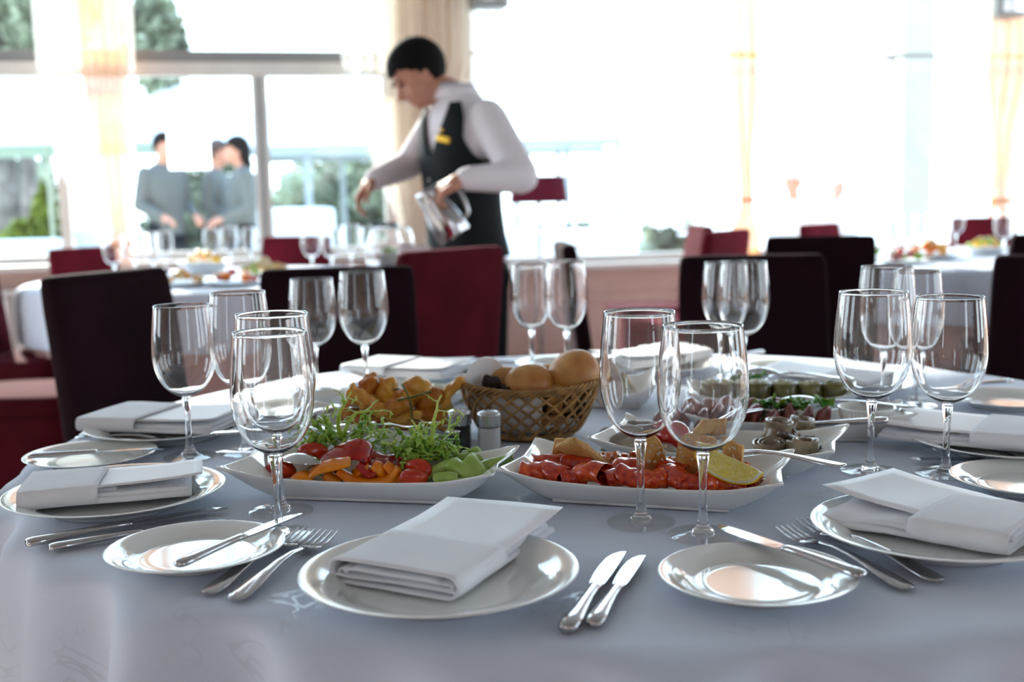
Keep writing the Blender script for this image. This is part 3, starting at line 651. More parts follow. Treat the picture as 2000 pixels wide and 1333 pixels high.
chp(2112, 3.0, -30, 'velvet_shaded', 'dark maroon chair cut off by the right picture edge, nearer one', G1)
chp(2090, 4.3, 175, 'velvet_shaded', 'dark chair cut off at the right picture edge, farther one', G3)
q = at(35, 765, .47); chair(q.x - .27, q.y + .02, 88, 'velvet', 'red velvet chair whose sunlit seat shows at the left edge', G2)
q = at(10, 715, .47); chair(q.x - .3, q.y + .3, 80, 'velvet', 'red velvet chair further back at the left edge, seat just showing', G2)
chair(-1.16, 1.55, 88, 'velvet_shaded', 'maroon chair just touching the left picture edge beside the near table', G1)
chp(158, 6.3, 58, 'velvet_lit', 'red chair beyond the left background table, below the peach curtain', G2, .95)
chp(578, 6.5, -20, 'velvet_lit', 'red chair beyond the left background table, right of the door post', G2, .98)
chp(1422, 5.7, 232, 'velvet_lit', 'plum chair turned sideways before the slim peach curtain', G3, .99)
chp(1368, 6.55, 275, 'velvet', 'plum chair with its side to us, left of the slim peach curtain', G3, .99)
chp(1599, 6.7, 48, 'velvet_lit', 'plum chair seen just above the dark brown-red chair', G3, .98)
chp(1917, 6.95, 12, 'velvet_lit', 'red chair beyond the right background table, under the tied curtain', G3, .99)

# floor lamp with pleated burgundy shade by the right window
lp = atY(1052, 372, 7.2); fl_ = thing('floor_lamp', 'floor lamp with pleated burgundy shade behind the waiter\'s elbow', 'lamp', (lp.x, 7.2, 0))
def shade(a, b): an = 2 * PI * a; r = (.155 + .02 * b) * (1 + .025 * math.sin(an * 30)); return (r * math.cos(an), r * math.sin(an), lp.z + .085 - .16 * b)
M['shade'] = mat('burgundy_pleated_fabric', srgb(120, 20, 56), rough=.8, var=.1)
solid(obj('lamp_shade', grid(shade, 180, 5, True), M['shade'], fl_), .003)
obj('pole', tube([(0, 0, 0), (0, 0, lp.z + .05)], .013), M['satin'], fl_); obj('base', lathe([(0, 0), (.14, 0), (.14, .015), (.03, .03), (0, .03)]), M['satin'], fl_)

# ================================================================ WINE GLASSES
def glass_prof(H, R):
    zb = .405 * H; hb = H - zb
    outp = [(.40, .0), (.425, .0005), (.425, .0013), (.38, .0019), (.25, .0030), (.15, .0058), (.08, .013)]
    foot = [(r * .0875 * 1.0, z) for r, z in outp]
    stem = [(.0045, .026), (.0040, .045), (.0040, .62 * zb), (.0046, .78 * zb), (.0060, .90 * zb), (.0070, .955 * zb)]
    bw = [(.13, .0), (.24, .012), (.38, .035), (.55, .075), (.72, .14), (.86, .225), (.95, .32), (.995, .42), (1.0, .5), (.985, .62), (.955, .75), (.915, .88), (.875, 1.0)]
    bowl = [(r * R, zb + t * hb) for r, t in bw]
    return foot, stem, bowl
def fine(p, k=3):
    P = smoothpath([(r, 0, z) for r, z in p], k); return [(max(v.x, 0), v.z) for v in P]
def wine_glass(loc, H, R, lab, group, n=56):
    foot, stem, bowl = glass_prof(H, R); t = thing('wine_glass', lab, 'wine glass', loc, 0, group)
    th = .0013; b = fine(bowl, 3); inner = [(max(r - th, 0), z + (.0015 * max(0, 1 - (z - b[0][1]) / .012))) for r, z in b]
    inner = [q for q in inner if q[0] > .006]
    fz = fine(foot[1:] + [stem[0]], 2); joint = stem[0]; top = stem[-1]
    obj('foot', lathe(tight([(.0125, .0004), (.0362, .0001), (.0371, .0004), (.0373, .0008), (.0368, .0014), (.030, .0021), (.0200, .0034), (.0125, .0052)]), n, closed=True), M['thinglass'], t)
    obj('stem', lathe([(0, .0014), (.006, .0012), (.0115, .0010), (.0121, .0014), (.0123, .0025), (.0122, .0052)] + fine([(.0115, .0058), (.0080, .0092), (.0058, .0155)] + stem, 3), n), M['glass'], t)
    obj('bowl', lathe([top] + b + [(b[-1][0] - th * .12, b[-1][1] + .0004), (b[-1][0] - th * .5, b[-1][1] + .0007), (b[-1][0] - th * .88, b[-1][1] + .0004)] + inner[::-1] + [(0, inner[0][1] - .0006)], n), M['glass'], t)
    return t
TZ = .7605
GG = 'wine glasses on the near table'
gl = [  # foot px, height, bowl radius, label
 (1252, 1021, .232, .0435, 'tall front wine glass right of centre, its foot clear of any plate'),
 (1373, 1046, .222, .0470, 'wide wine glass nearest the camera, foot tucked behind the right bread plate'),
 (545, 1045, .221, .0440, 'front left wine glass, lower rim of the overlapping pair'),
 (549, 1000, .231, .0465, 'front left wine glass behind, higher rim of the overlapping pair'),
 (371, 893, .216, .0435, 'wine glass on the left standing between bread plate and napkin'),
 (480, 884, .231, .0440, 'left wine glass partly hidden behind the overlapping front pair'),
 (618, 765, .212, .0445, 'far wine glass before the black chair, left one of two'),
 (716, 770, .226, .0455, 'far wine glass before the black chair, right one of two'),
 (1040, 728, .222, .0420, 'far wine glass left of the edge-on chair, behind the bread rolls'),
 (1108, 735, .228, .0430, 'far wine glass right in front of the edge-on chair'),
 (1417, 738, .222, .0450, 'far wine glass before the purple-edged chair, left of the overlapping two'),
 (1452, 752, .228, .0470, 'far wine glass before the purple-edged chair, right of the overlapping two'),
 (1700, 921, .229, .0475, 'right-hand wine glass nearer the camera, standing by the folded menu card'),
 (1847, 926, .223, .0455, 'rightmost wine glass near the right-hand napkin'),
 (1728, 797, .231, .0460, 'wine glass seen through the right-hand pair, wider one behind'),
 (1786, 793, .222, .0415, 'slim wine glass standing behind between the right-hand pair'),
]
for x, y, H, R, lab in gl: wine_glass(at(x, y, TZ), H, R, lab, GG)

# ================================================================ NEAR TABLE
TC, TR = Vector((.17, 1.72)), .86
tb = thing('round_table', 'large round dining table hidden under the white cloth', 'table', (TC.x, TC.y, 0))
obj('tabletop', tr(lathe([(0, 0), (TR - .02, 0), (TR - .012, .012), (TR - .02, .024), (0, .024)], 64), 0, 0, .732), M['trim'], tb)
obj('pedestal', lathe([(0, 0), (.3, 0), (.3, .03), (.06, .08), (.05, .6), (.12, .73), (0, .73)], 32), M['greyframe'], tb)
def cloth_fn(seed, R, ztop, zbot, folds=(34, 23), rmax=.10):
    def fn(a, b):
        an = 2 * PI * a; flat = .42
        if b < flat: r = R * .985 * (b / flat) ; z = ztop
        else:
            t = (b - flat) / (1 - flat); s = t * (ztop - zbot + .04)
            if s < .05: q = s / .05 * PI / 2; r = R * .985 + .018 * math.sin(q); z = ztop - .018 * (1 - math.cos(q))
            else: r = R * .985 + .018; z = ztop - .018 - (s - .05)
            k = max(0, s - .012); A = rmax * .45 * (1 - math.exp(-k / .03)) + min(rmax * .6, k * .22)
            n1 = noise.noise(Vector((math.cos(an) * 2.2, math.sin(an) * 2.2, seed)))
            w_ = .55 * math.sin(folds[0] * an + 3 * n1) + .45 * math.sin(folds[1] * an + 1.3 + 2 * n1)
            r += A * (w_ * .5 + .30) + .02 * k * n1; z = max(z, zbot)
        x, y = r * math.cos(an), r * math.sin(an)
        if b < flat: z += .0006 * noise.noise(Vector((x * 9, y * 9, seed))) * (b > .02)
        return (x, y, z)
    return fn
tcl = obj('tablecloth', grid(cloth_fn(1.0, TR, .7598, .02), 420, 100, True), M['cloth']); tcl.location = (TC.x, TC.y, 0)
tag(tcl, 'white damask tablecloth falling in folds over the near round table', 'tablecloth')

# ---------------------------------------------------------------- plates
def plate_geo(R, h):
    p = [(0, .0022), (R * .52, .0022), (R * .545, .0), (R * .585, .0), (R * .60, .003), (R * .72, h * .42), (R * .86, h * .72), (R * .985, h * .93), (R, h * .975), (R * .995, h), (R * .98, h * 1.0), (R * .86, h * .86), (R * .74, h * .62), (R * .66, h * .30), (R * .60, .0062), (R * .50, .0055), (0, .0055)]
    return lathe(p, 72)
_pm = {}
def plate(loc, R, h, lab, cat, group, name):
    k = (R, h)
    if k not in _pm:
        g = plate_geo(R, h); me = bpy.data.meshes.new(name); me.from_pydata([tuple(v) for v in g[0]], [], [tuple(f) for f in g[1]]); me.polygons.foreach_set('use_smooth', [True] * len(me.polygons)); me.materials.append(M['porcelain']); _pm[k] = me
    o = link(bpy.data.objects.new(name, _pm[k])); o.location = loc; return tag(o, lab, cat, group)
DP, BP = 'dinner plates on the near table', 'bread plates on the near table'
def rim(px, py, h): v = at(px, py, .7605 + h); return Vector((v.x, v.y, .7605))
pl = {}
for key, px, py, lab in (('front', 858, 1108, 'large white dinner plate at the front, under the nearest napkin'), ('left', 226, 953, 'large white dinner plate at left, under the napkin with tilted card'),
     ('right', 1838, 1020, 'large white dinner plate at right with loosely folded napkin'), ('backleft', 335, 826, 'white dinner plate further left behind the wine glass'),
     ('far', 810, 722, 'white dinner plate on the far side below the wine red chair'), ('far2', 1282, 706, 'white dinner plate on the far side seen through the front wine glasses'), ('farright', 1972, 853, 'white dinner plate at the right edge behind the rightmost glass'), ('far3', 1640, 742, 'white dinner plate on the far right side below the brown-red chair')):
    pl[key] = plate(rim(px, py, .022), .128, .022, lab, 'plate', DP, 'dinner_plate')
for key, px, py, lab in (('b1', 383, 1064, 'small white bread plate at front left with a knife across it'), ('b2', 1478, 1116, 'small white bread plate at front right with a knife on its rim'),
     ('b3', 177, 884, 'small white bread plate at far left edge of the table'), ('b4', 1527, 712, 'small white bread plate on the far side before the purple-edged chair'),
     ('b5', 2010, 930, 'small white bread plate cut by the right edge below the rightmost glass'), ('b6', 1965, 775, 'small white bread plate at the right edge near the far chair'), ('b7', 1090, 706, 'small white bread plate on the far side behind the bread basket'), ('b8', 560, 790, 'small white bread plate behind the front left wine glasses')):
    pl[key] = plate(rim(px, py, .016), .089, .016, lab, 'plate', BP, 'bread_plate')

# ---------------------------------------------------------------- napkins with menu cards
def oval(w_, h_, zc, n=28):
    return [((w_ / 2 - h_ / 2) * (1 if math.cos(a) >= 0 else -1) * min(1, abs(math.cos(a)) * 3) + h_ / 2 * math.cos(a), zc + h_ / 2 * math.sin(a)) for a in [2 * PI * k / n for k in range(n)]]
def ribbon(path, x0, x1, th, nx=10, seed=0, closedp=True, amp=.0012, skew=0):
    n = len(path); P = [Vector((0, p[0], p[1])) for p in path]; V, Fc = [], []
    for side in (0, 1):
        for i in range(nx + 1):
            x = x0 + (x1 - x0) * i / nx
            for k in range(n):
                a = P[(k - 1) % n] if closedp else P[max(0, k - 1)]; b = P[(k + 1) % n] if closedp else P[min(n - 1, k + 1)]; d = (b - a).normalized(); nn = Vector((0, -d.z, d.y))
                p = P[k] + nn * (th / 2 if side else -th / 2); p.x = x + skew * p.y
                V.append(p + noise.noise_vector(Vector((x * 22, p.y * 22, p.z * 60 + seed * 5))) * amp)
    m = (nx + 1) * n; kk = n if closedp else n - 1
    for i in range(nx):
        for k in range(kk):
            j = (k + 1) % n; q = (i * n + k, i * n + j, (i + 1) * n + j, (i + 1) * n + k); Fc += [q[::-1], tuple(m + c for c in q)]
    for e in (0, nx):
        for k in range(kk): j = (k + 1) % n; q = (e * n + k, e * n + j, m + e * n + j, m + e * n + k); Fc.append(q if e == 0 else q[::-1])
    return V, Fc
def napkin(loc, rz, lab, card_lab, L=.215, W=.135, Lp=.098, seed=0, loose=0.0, tilt=0, cardL=.125, cardW=.135, cardrot=0):
    t = thing('napkin', lab, 'napkin', loc, rz, 'folded napkins on the near table')
    th = .0016
    obj('inner_fold', merge(ribbon(oval(W * .93, .0062, .0042), .002, L, th, 14, seed + 1, amp=.0012 + loose * .002), ribbon(oval(W * .86, .0058, .0098), .004 + loose * .03, L - .004, th, 14, seed + 2, amp=.0012 + loose * .004),
        ribbon([(-W * .30, .0095 + .004), (-W * .36, .0125), (-W * .3, .0152), (W * .3, .0152), (W * .38, .0125), (W * .34, .0115)], .001, L * .55, th, 10, seed + 3, False)), M['napkin'], t)
    obj('pocket_flap', ribbon(oval(W, .0215, .0118, 40), 0, Lp, .0018, 12, seed + 4, skew=.04), M['napkin'], t)
    # card, tucked into the pocket
    def cf(a, b): return ((Lp - .045) + a * (cardL + .045) + .0, (b - .5) * cardW, .0232 - .001 + .006 * max(0, a - .3) ** 2 * 2 + .0015 * math.sin(b * 3 + seed))
    g = grid(cf, 14, 8); m_ = Matrix.Translation(loc) @ Matrix.Rotation(rz, 4, 'Z') @ Matrix.Translation((0, 0, -.003)) @ Matrix.Rotation(cardrot, 4, 'Z')
    V2 = [Vector((v.x, v.y, v.z)) for v in g[0]]
    for v in V2:
        if v.x < Lp: v.z = .0195 + .0028 * max(0, (v.x - (Lp - .045)) / .045)
        else: v.z = max(v.z, .0223)
    c = solid(obj('menu_card', (V2, g[1]), M['card']), .0007); c.matrix_world = m_
    tag(c, card_lab, 'card', 'white menu cards tucked in the napkins')
    if tilt: t.rotation_euler = (0, tilt, rz); c.rotation_euler = (0, tilt, rz + cardrot)
    return t
def onplate(px, py, z): return at(px, py, z)
def nap(pf, pb, z, *a, **k):
    """pf, pb = middle of the front (pocket) end and of the far end"""
    d = pb - pf; return napkin(Vector((pf.x, pf.y, z)), math.atan2(d.y, d.x), *a, **k)
NZ = .7605 + .0085
nap(at(765, 1150, .772), at(948, 1018, .785), NZ, 'neatly folded white napkin on the front dinner plate', 'blank white card tucked in the front napkin', L=.212, W=.138, seed=1, cardL=.128, cardW=.138)
nap(at(50, 958, .785), at(400, 930, .785), NZ + .004, 'folded white napkin on the left dinner plate, pocket at left', 'blank white card slanting to the right over the left napkin', L=.19, W=.115, Lp=.088, seed=2, cardL=.115, cardW=.10, tilt=0)
nap(at(2012, 1030, .785), at(1660, 975, .785), NZ + .001, 'loosely folded cream-white napkin on the right dinner plate', 'blank white card pointing left from the right-hand napkin', L=.19, W=.13, Lp=.095, seed=3, loose=1.0, cardL=.115, cardW=.12, cardrot=-.30)
nap(at(205, 806, .79), at(455, 812, .79), NZ + .004, 'folded white napkin on the plate behind the left bread plate', 'blank white card on the napkin behind the left bread plate', L=.22, W=.15, seed=4)
nap(at(705, 708, .79), at(895, 716, .79), NZ + .004, 'folded white napkin on the far plate below the wine red chair', 'blank white card on the far napkin below the wine red chair', L=.22, W=.15, seed=5)
nap(at(1355, 680, .79), at(1195, 698, .79), NZ + .004, 'folded white napkin on the far plate seen through the front glasses', 'brightly lit card on the far napkin seen through the front glasses', L=.22, W=.15, seed=6)
nap(at(2070, 845, .79), at(1855, 828, .79), NZ + .004, 'folded white napkin on the plate at the right edge', 'blank white card on the napkin at the right edge', L=.22, W=.15, seed=7)
nap(at(1730, 742, .79), at(1570, 728, .79), NZ + .004, 'white napkin on the far plate below the brown-red chair', 'bright card on the far napkin below the brown-red chair', L=.2, W=.13, seed=8)

# ---------------------------------------------------------------- cutlery
CG = 'cutlery on the near table'
def fork(lab, L=.2, group=CG):
    t = thing('fork', lab, 'fork', (0, 0, 0), 0, group); s = L / .2
    sc = lambda g: ([Vector((v.x * s, v.y * s, v.z * s)) for v in g[0]], g[1])
    obj('handle', sc(sections([(0, 0, .0035, .004, .0008), (.003, 0, .0035, .0088, .0014), (.012, 0, .004, .0108, .0017), (.03, 0, .0055, .0098, .0018), (.055, 0, .0080, .0070, .0019), (.085, 0, .0100, .0044, .0020), (.11, 0, .0100, .0032, .0022), (.13, 0, .0078, .0030, .0022), (.14, 0, .0062, .0040, .0018)], 10, .8)), M['steel'], t)
    obj('head', sc(sections([(.139, 0, .0063, .0038, .0018), (.143, 0, .0054, .0080, .0014), (.148, 0, .0044, .0112, .0012), (.154, 0, .0036, .0122, .0011), (.158, 0, .0034, .0122, .0010)], 10, .6)), M['steel'], t)
    for k in range(4):
        y = -.0104 + k * .00693
        obj('tine', sc(sections([(.1565, y, .0034, .0017, .0010), (.170, y * .99, .0034, .0015, .0010), (.185, y * .97, .0048, .0013, .0009), (.196, y * .96, .0072, .0009, .0007), (.2, y * .96, .0082, .0003, .0003)], 6, .7)), M['steel'], t)
    return t
def knife(lab, L=.23, group=CG, small=False):
    t = thing('knife', lab, 'knife', (0, 0, 0), 0, group); s = L / .23
    sc = lambda g: ([Vector((v.x * s, v.y * s, v.z * s)) for v in g[0]], g[1])
    obj('handle', sc(sections([(0, 0, .0048, .003, .0025), (.002, 0, .0050, .0078, .0042), (.010, 0, .0055, .0100, .0050), (.025, 0, .0058, .0098, .0048), (.05, 0, .0062, .0078, .0044), (.08, 0, .0066, .0060, .0040), (.105, 0, .0068, .0055, .0038), (.112, 0, .0068, .0070, .0036), (.116, 0, .0068, .0066, .0030)], 14, .85)), M['steel'], t)
    # blade lies flat, curved belly to +Y
    V, Fc = [], []; secs = [(.115, -.0062, .0072), (.125, -.0075, .0090), (.15, -.0080, .0108), (.175, -.0080, .0112), (.2, -.0078, .0098), (.215, -.0074, .0066), (.225, -.0070, .0010), (.23, -.0066, -.0045)]
    for x, a, b in secs:
        th = .0012
        V += [Vector((x, a, .0060 - th)), Vector((x, a, .0060 + th)), Vector((x, b, .0060 + .0002)), Vector((x, b, .0060 - .0002))]
    for i in range(len(secs) - 1):
        for k in range(4): j = (k + 1) % 4; Fc.append((i * 4 + k, (i + 1) * 4 + k, (i + 1) * 4 + j, i * 4 + j))
    Fc += [(0, 1, 2, 3), tuple(range(len(V) - 4, len(V)))[::-1]]
    obj('blade', sc((V, Fc)), M['steel'], t, False)
    return t
def spoon(lab, L=.22, group='serving spoons and forks', bowlup=True, bw=.021):
    t = thing('spoon', lab, 'spoon', (0, 0, 0), 0, group); s = L / .22
    sc = lambda g: ([Vector((v.x * s, v.y * s, v.z * s)) for v in g[0]], g[1])
    obj('handle', sc(sections([(0, 0, .004, .005, .0008), (.003, 0, .004, .0100, .0014), (.014, 0, .0045, .0118, .0017), (.035, 0, .006, .0105, .0018), (.06, 0, .009, .0072, .002), (.09, 0, .012, .0045, .0021), (.12, 0, .0125, .0034, .0023), (.145, 0, .0105, .0036, .002)], 10, .8)), M['steel'], t)
    def bf(a, b):
        an = 2 * PI * a; x = .182 + .039 * b * math.cos(an) * (1.0 if math.cos(an) > 0 else 1.0); y = bw * b * math.sin(an) * (1 - .12 * math.cos(an)); z = .0115 - (1 - b * b) * .0095 * (1 if bowlup else -1)
        return (x, y, z)
    solid(obj('spoon_bowl', sc(grid(bf, 40, 10, True)), M['steel'], t), .001)
    return t
TT = .7612
A = lambda x, y, z=TT: at(x, y, z)
lay(fork('fork with tines up left of the front plate, outer one', .198), A(405, 1166), A(622, 1032, TT))
lay(fork('fork beside the front plate, inner one slipping under its rim', .205), A(458, 1178), A(690, 1018, TT))
lay(knife('table knife right of the front plate, larger one at left', .212), A(1106, 1240), A(1226, 1068))
lay(knife('small knife right of the front plate, next to the larger knife', .19), A(1158, 1230), A(1262, 1078))
lay(knife('bread knife lying across the front left bread plate', .19), at(346, 1112, .7765), at(556, 1024, .7765))
lay(knife('bread knife resting on the rim of the front right bread plate', .19), at(1688, 1134, .7765), at(1440, 1050, .7765))
lay(fork('fork under the right bread knife, nearer of two', .2), A(1776, 1157), A(1494, 1024))
lay(fork('fork right of the bread plate, farther of two', .21), A(1836, 1142), A(1516, 1003))
lay(knife('table knife at far left, upper one of two', .22), A(50, 1070), A(330, 1020))
lay(knife('table knife at far left, lower one of two', .19), A(95, 1078), A(330, 1040))
lay(knife('bread knife on the far left bread plate', .18), at(55, 897, .7765), at(300, 884, .7765))
lay(fork('fork crossing behind the left bread plate', .2), A(150, 858), A(400, 868, TT))
lay(fork('fork near the far napkin behind the left glasses, left one', .2), A(600, 790), A(668, 735))
lay(fork('fork near the far napkin behind the left glasses, right one', .2), A(650, 790), A(700, 735))
lay(knife('knife on the rim of the right-edge bread plate near the far chair', .19), at(1975, 748, .7765), at(1790, 768, .7765))
lay(fork('fork at right edge with tines under the far right plate', .2), A(2010, 915), A(1880, 862))
lay(knife('knife at right edge below the rightmost glass', .2), A(2090, 905), A(1950, 905))
lay(knife('knife on the far side catching light, left of the purple-edged chair', .19), at(1490, 690, .7765), at(1380, 712, .7765))
lay(spoon('teaspoon lying behind the right ramekin', .16), A(1860, 775), A(1755, 757))
lay(knife('knife glinting on the far side behind the bread rolls', .2), A(930, 712), A(1075, 716))

# ================================================================ SERVING DISHES
def platter(pa, pb, pc, lab, h=.036, e=.17, name='serving_platter'):
    """pa, pb = front-left and front-right rim corners, pc = back-right rim corner (world, rim height)"""
    W = (pb - pa); L = W.length; ux = W.normalized(); uy = Vector((-ux.y, ux.x, 0)); D = abs((pc - pb).dot(uy))
    c = (pa + pb) / 2 + uy * D / 2; t = thing(name, lab, 'platter', (c.x, c.y, TT), math.atan2(ux.y, ux.x), 'white rectangular serving platters')
    def fn(a, b):
        u = a * 2 - 1; v = b * 2 - 1; au, av = abs(u), abs(v)
        zu = max(0, (au - .62) / .38) ** 1.5; zv = max(0, (av - .74) / .26) ** 1.4
        z = h * (1 - (1 - min(1, zu)) * (1 - min(1, zv) * (.70 + .30 * au ** 2)))
        k = .86 + .14 * (z / h); pin = 1 - .07 * (1 - au) * (av > .9)
        return (u * L / 2 * (.94 + .06 * av), v * D / 2 * (k + .03 * au), z + .0045 + .004 * zu * av ** 3)
    o = solid(obj('dish', grid(fn, 49, 33), M['porcelain'], t), .0038); subd(o, 1)
    obj('foot_ring', rbox(L * .62, D * .66, .006, .002), M['porcelain'], t).location = (0, 0, .003)
    t['L'] = L; t['D'] = D
    return t
plA = platter(at(418, 926, .797), at(966, 942, .797), at(1016, 884, .797), 'white platter of pepper strips, frisee and celery, front left')
plB = platter(at(962, 929, .797), at(1532, 961, .797), at(1566, 893, .797), 'white platter of smoked salmon, croutons and lemon, front right')
plC = platter(at(1140, 866, .797), at(1632, 897, .797), at(1656, 842, .797), 'white platter of fish rolls and tomato behind the salmon')
plD = platter(at(1330, 822, .795), at(1795, 822, .795), at(1810, 795, .795), 'white platter of sliced meat with parsley, behind the fish rolls')
plE = platter(at(1335, 776, .79), at(1690, 776, .79), at(1700, 748, .79), 'white platter of stuffed aubergine rolls at the far right', h=.028)
plF = platter(at(1090, 765, .795), at(1290, 765, .795), at(1300, 728, .795), 'white dish of grain salad seen through the tall front glass')
plG = platter(at(540, 822, .79), at(905, 834, .79), at(925, 800, .79), 'white platter of battered fried fish behind the frisee', h=.026)
plH = platter(at(735, 764, .79), at(915, 764, .79), at(925, 742, .79), 'white dish of sliced vegetables behind the fried fish', h=.024)
def bowl(loc, R, h, lab, ribs=0, name='ramekin', fill=None):
    t = thing(name, lab, 'bowl', loc, 0, 'small white sauce bowls')
    obj('bowl_body', lathe([(0, 0), (R * .78, 0), (R * .82, .003), (R * .92, h * .6), (R * .99, h * .94), (R * 1.02, h), (R * .97, h), (R * .88, h * .62), (R * .76, .006), (0, .005)], 48), M['porcelain'], t)
    if ribs:
        for k in range(ribs):
            a = 2 * PI * k / ribs; obj('rib', tube([(R * .80 * math.cos(a), R * .80 * math.sin(a), .004), (R * .965 * math.cos(a), R * .965 * math.sin(a), h * .85)], .0013, 5), M['porcelain'], t)
    if fill: obj('sauce', lathe([(0, h * .6), (R * .87, h * .6)], 32), fill, t)
    return t
M['saucew'] = mat('white_sauce', srgb(222, 222, 210), rough=.3)
bowl(at(765, 893, .772), .032, .030, 'small white bowl standing among the vegetables', fill=M['saucew'])
bowl(at(640, 808, TT), .042, .034, 'white sauce bowl left of the fried fish')
bowl(at(1692, 842, .770), .040, .036, 'ribbed white ramekin at right of the sliced meat', 40, fill=M['saucew'])

# ---------------------------------------------------------------- food materials
def food(name, c, c2=None, rough=.35, sss=.25, bump=.25, bs=120, vs=40, coat=.2, **k): return mat(name, srgb(*c), rough=rough, sss=sss, bump=bump, bscale=bs, vscale=vs, coat=coat, col2=srgb(*c2) if c2 else None, **k)
M['redpep'] = food('red_pepper', (190, 10, 4), (150, 4, 2), rough=.16, bump=.05, coat=.25, sss=.03)
M['orapep'] = food('orange_pepper', (244, 148, 4), (226, 106, 2), rough=.2, bump=.05, coat=.2, sss=.05)
M['tomato'] = food('tomato_flesh', (220, 62, 18), (178, 30, 8), rough=.25, coat=.2, sss=.05)
M['celery'] = food('celery', (176, 200, 108), (142, 176, 72), rough=.35, bump=.3, bs=60, stretch=(1, 1, 1))
M['frisee'] = food('frisee_green', (150, 190, 60), (96, 150, 42), rough=.4, sss=.2)
M['frisee2'] = food('frisee_pale', (196, 218, 104), (150, 194, 70), rough=.4, sss=.2)
M['salmon'] = food('smoked_salmon', (222, 70, 24), (160, 16, 4), rough=.2, vs=150, sss=.05, coat=.4, bump=.4, bs=90)
M['salmon2'] = food('smoked_salmon_orange', (238, 104, 40), (190, 36, 6), rough=.2, vs=150, sss=.05, coat=.4, bump=.4, bs=90)
M['toast'] = food('toasted_bread', (198, 130, 62), (226, 190, 120), rough=.7, vs=45, coat=0, bump=.8, bs=160)
M['toastpale'] = food('pale_toast', (218, 184, 122), (196, 150, 84), rough=.75, vs=25, coat=0, bump=.7, bs=160)
M['seed'] = food('sesame', (238, 224, 190), rough=.5)
M['lemonrind'] = food('lemon_rind', (246, 196, 4), rough=.4, bump=.4, bs=300)
M['lemonpith'] = food('lemon_pith', (244, 238, 210), rough=.5)
M['lemonflesh'] = food('lemon_flesh', (252, 238, 150), (246, 222, 96), sss=.02, rough=.12, vs=160, coat=.6, bump=.9, bs=250)
M['fried'] = food('golden_batter', (216, 142, 36), (160, 82, 14), rough=.45, vs=30, bump=1.0, bs=110, coat=.25)
M['friedlight'] = food('pale_batter', (236, 186, 76), (206, 130, 36), rough=.45, vs=30, bump=1.0, bs=110, coat=.25)
M['roll'] = food('bread_roll_crust', (176, 110, 50), (214, 166, 100), rough=.5, vs=22, bump=.3, bs=120, coat=.1)
M['rye'] = food('dark_rye', (46, 30, 24), (28, 18, 16), rough=.85, vs=90, bump=1.0, bs=200, coat=0, sss=0)
M['fish'] = food('pickled_fish', (166, 150, 122), (110, 96, 78), rough=.25, vs=50, coat=.5, bump=.4)
M['fishskin'] = food('dark_fish_skin', (54, 54, 60), (96, 92, 92), rough=.2, vs=30, coat=.6)
M['meat'] = food('sliced_meat', (176, 96, 92), (96, 44, 42), rough=.35, vs=60)
M['parsley'] = food('parsley', (72, 150, 34), (40, 110, 24), rough=.5)
M['cherry'] = food('cherry_tomato', (200, 14, 6), (165, 4, 2), rough=.08, coat=1.0, bump=.0)
M['mushroom'] = food('mushroom_slice', (176, 164, 148), (120, 108, 98), rough=.35, vs=25)
M['aub'] = food('aubergine_skin', (62, 60, 34), (120, 112, 60), rough=.3, vs=35, coat=.4)
M['filling'] = food('herb_filling', (196, 192, 156), (150, 158, 110), rough=.5, vs=120, bump=.8)
M['crumb'] = food('salsa_pieces', (184, 62, 34), (214, 150, 96), rough=.25, vs=130, coat=.5)
M['grain'] = food('grain_salad', (204, 196, 166), (170, 170, 120), rough=.4, vs=160)
M['carrot'] = food('carrot', (220, 110, 30), rough=.4)

# ---------------------------------------------------------------- vegetables on platter A
def ribbonstrip(path, w_, th, nseg=6, side=(0, 1, .25), tw=None):
    P = smoothpath(path, nseg); n = len(P); r = [w_ * (.75 + .25 * math.sin(PI * min(1, max(0, i / (n - 1))))) for i in range(n)]
    return tube(P, r, 12, th / w_, True, side)
def strip(name, pts, w_, th, m, lab, Y, grp='pepper strips on the front left platter', cat='pepper', side=(0, 1, .25)):
    P = [atY(x, y, Y + (q[0] if q else 0)) for x, y, *q in pts]
    c = sum(P, Vector()) / len(P); g = ribbonstrip([p - c for p in P], w_, th, side=side)
    o = obj(name, jitter(g, .0012, 60, len(P)), M[m]); o.location = c; return tag(o, lab, cat, grp)
YA = 1.415
strip('red_pepper', [(616, 915), (650, 893), (688, 878), (716, 884), (722, 908), (745, 915), (762, 908)], .022, .004, 'redpep', 'large glossy arched red pepper piece on the vegetable platter', YA, side=(0, 1, .5))
strip('red_pepper', [(712, 880, .03), (745, 897, .03), (775, 896, .03), (800, 886, .03)], .014, .005, 'redpep', 'red pepper strip stretching behind towards the frisee', YA)
strip('red_pepper', [(700, 905), (722, 922), (735, 918)], .016, .004, 'redpep', 'small red pepper tip below the arched piece', YA - .02)
strip('orange_pepper', [(598, 936), (618, 918), (648, 908), (685, 902)], .016, .005, 'orapep', 'orange pepper strip pointing to the lower left corner', YA - .025)
strip('orange_pepper', [(660, 920), (690, 938), (730, 944), (760, 936), (778, 915)], .013, .006, 'orapep', 'long curved orange pepper strip along the platter front', YA - .03)
strip('orange_pepper', [(636, 925), (650, 938), (668, 940)], .011, .008, 'orapep', 'short thick orange pepper chunk', YA - .02)
strip('orange_pepper', [(728, 908), (742, 918), (748, 930)], .012, .008, 'orapep', 'orange pepper knob standing up in the middle', YA - .02)
strip('orange_pepper', [(572, 938), (590, 930), (612, 934)], .012, .005, 'orapep', 'orange pepper end lying at the far left', YA - .03)
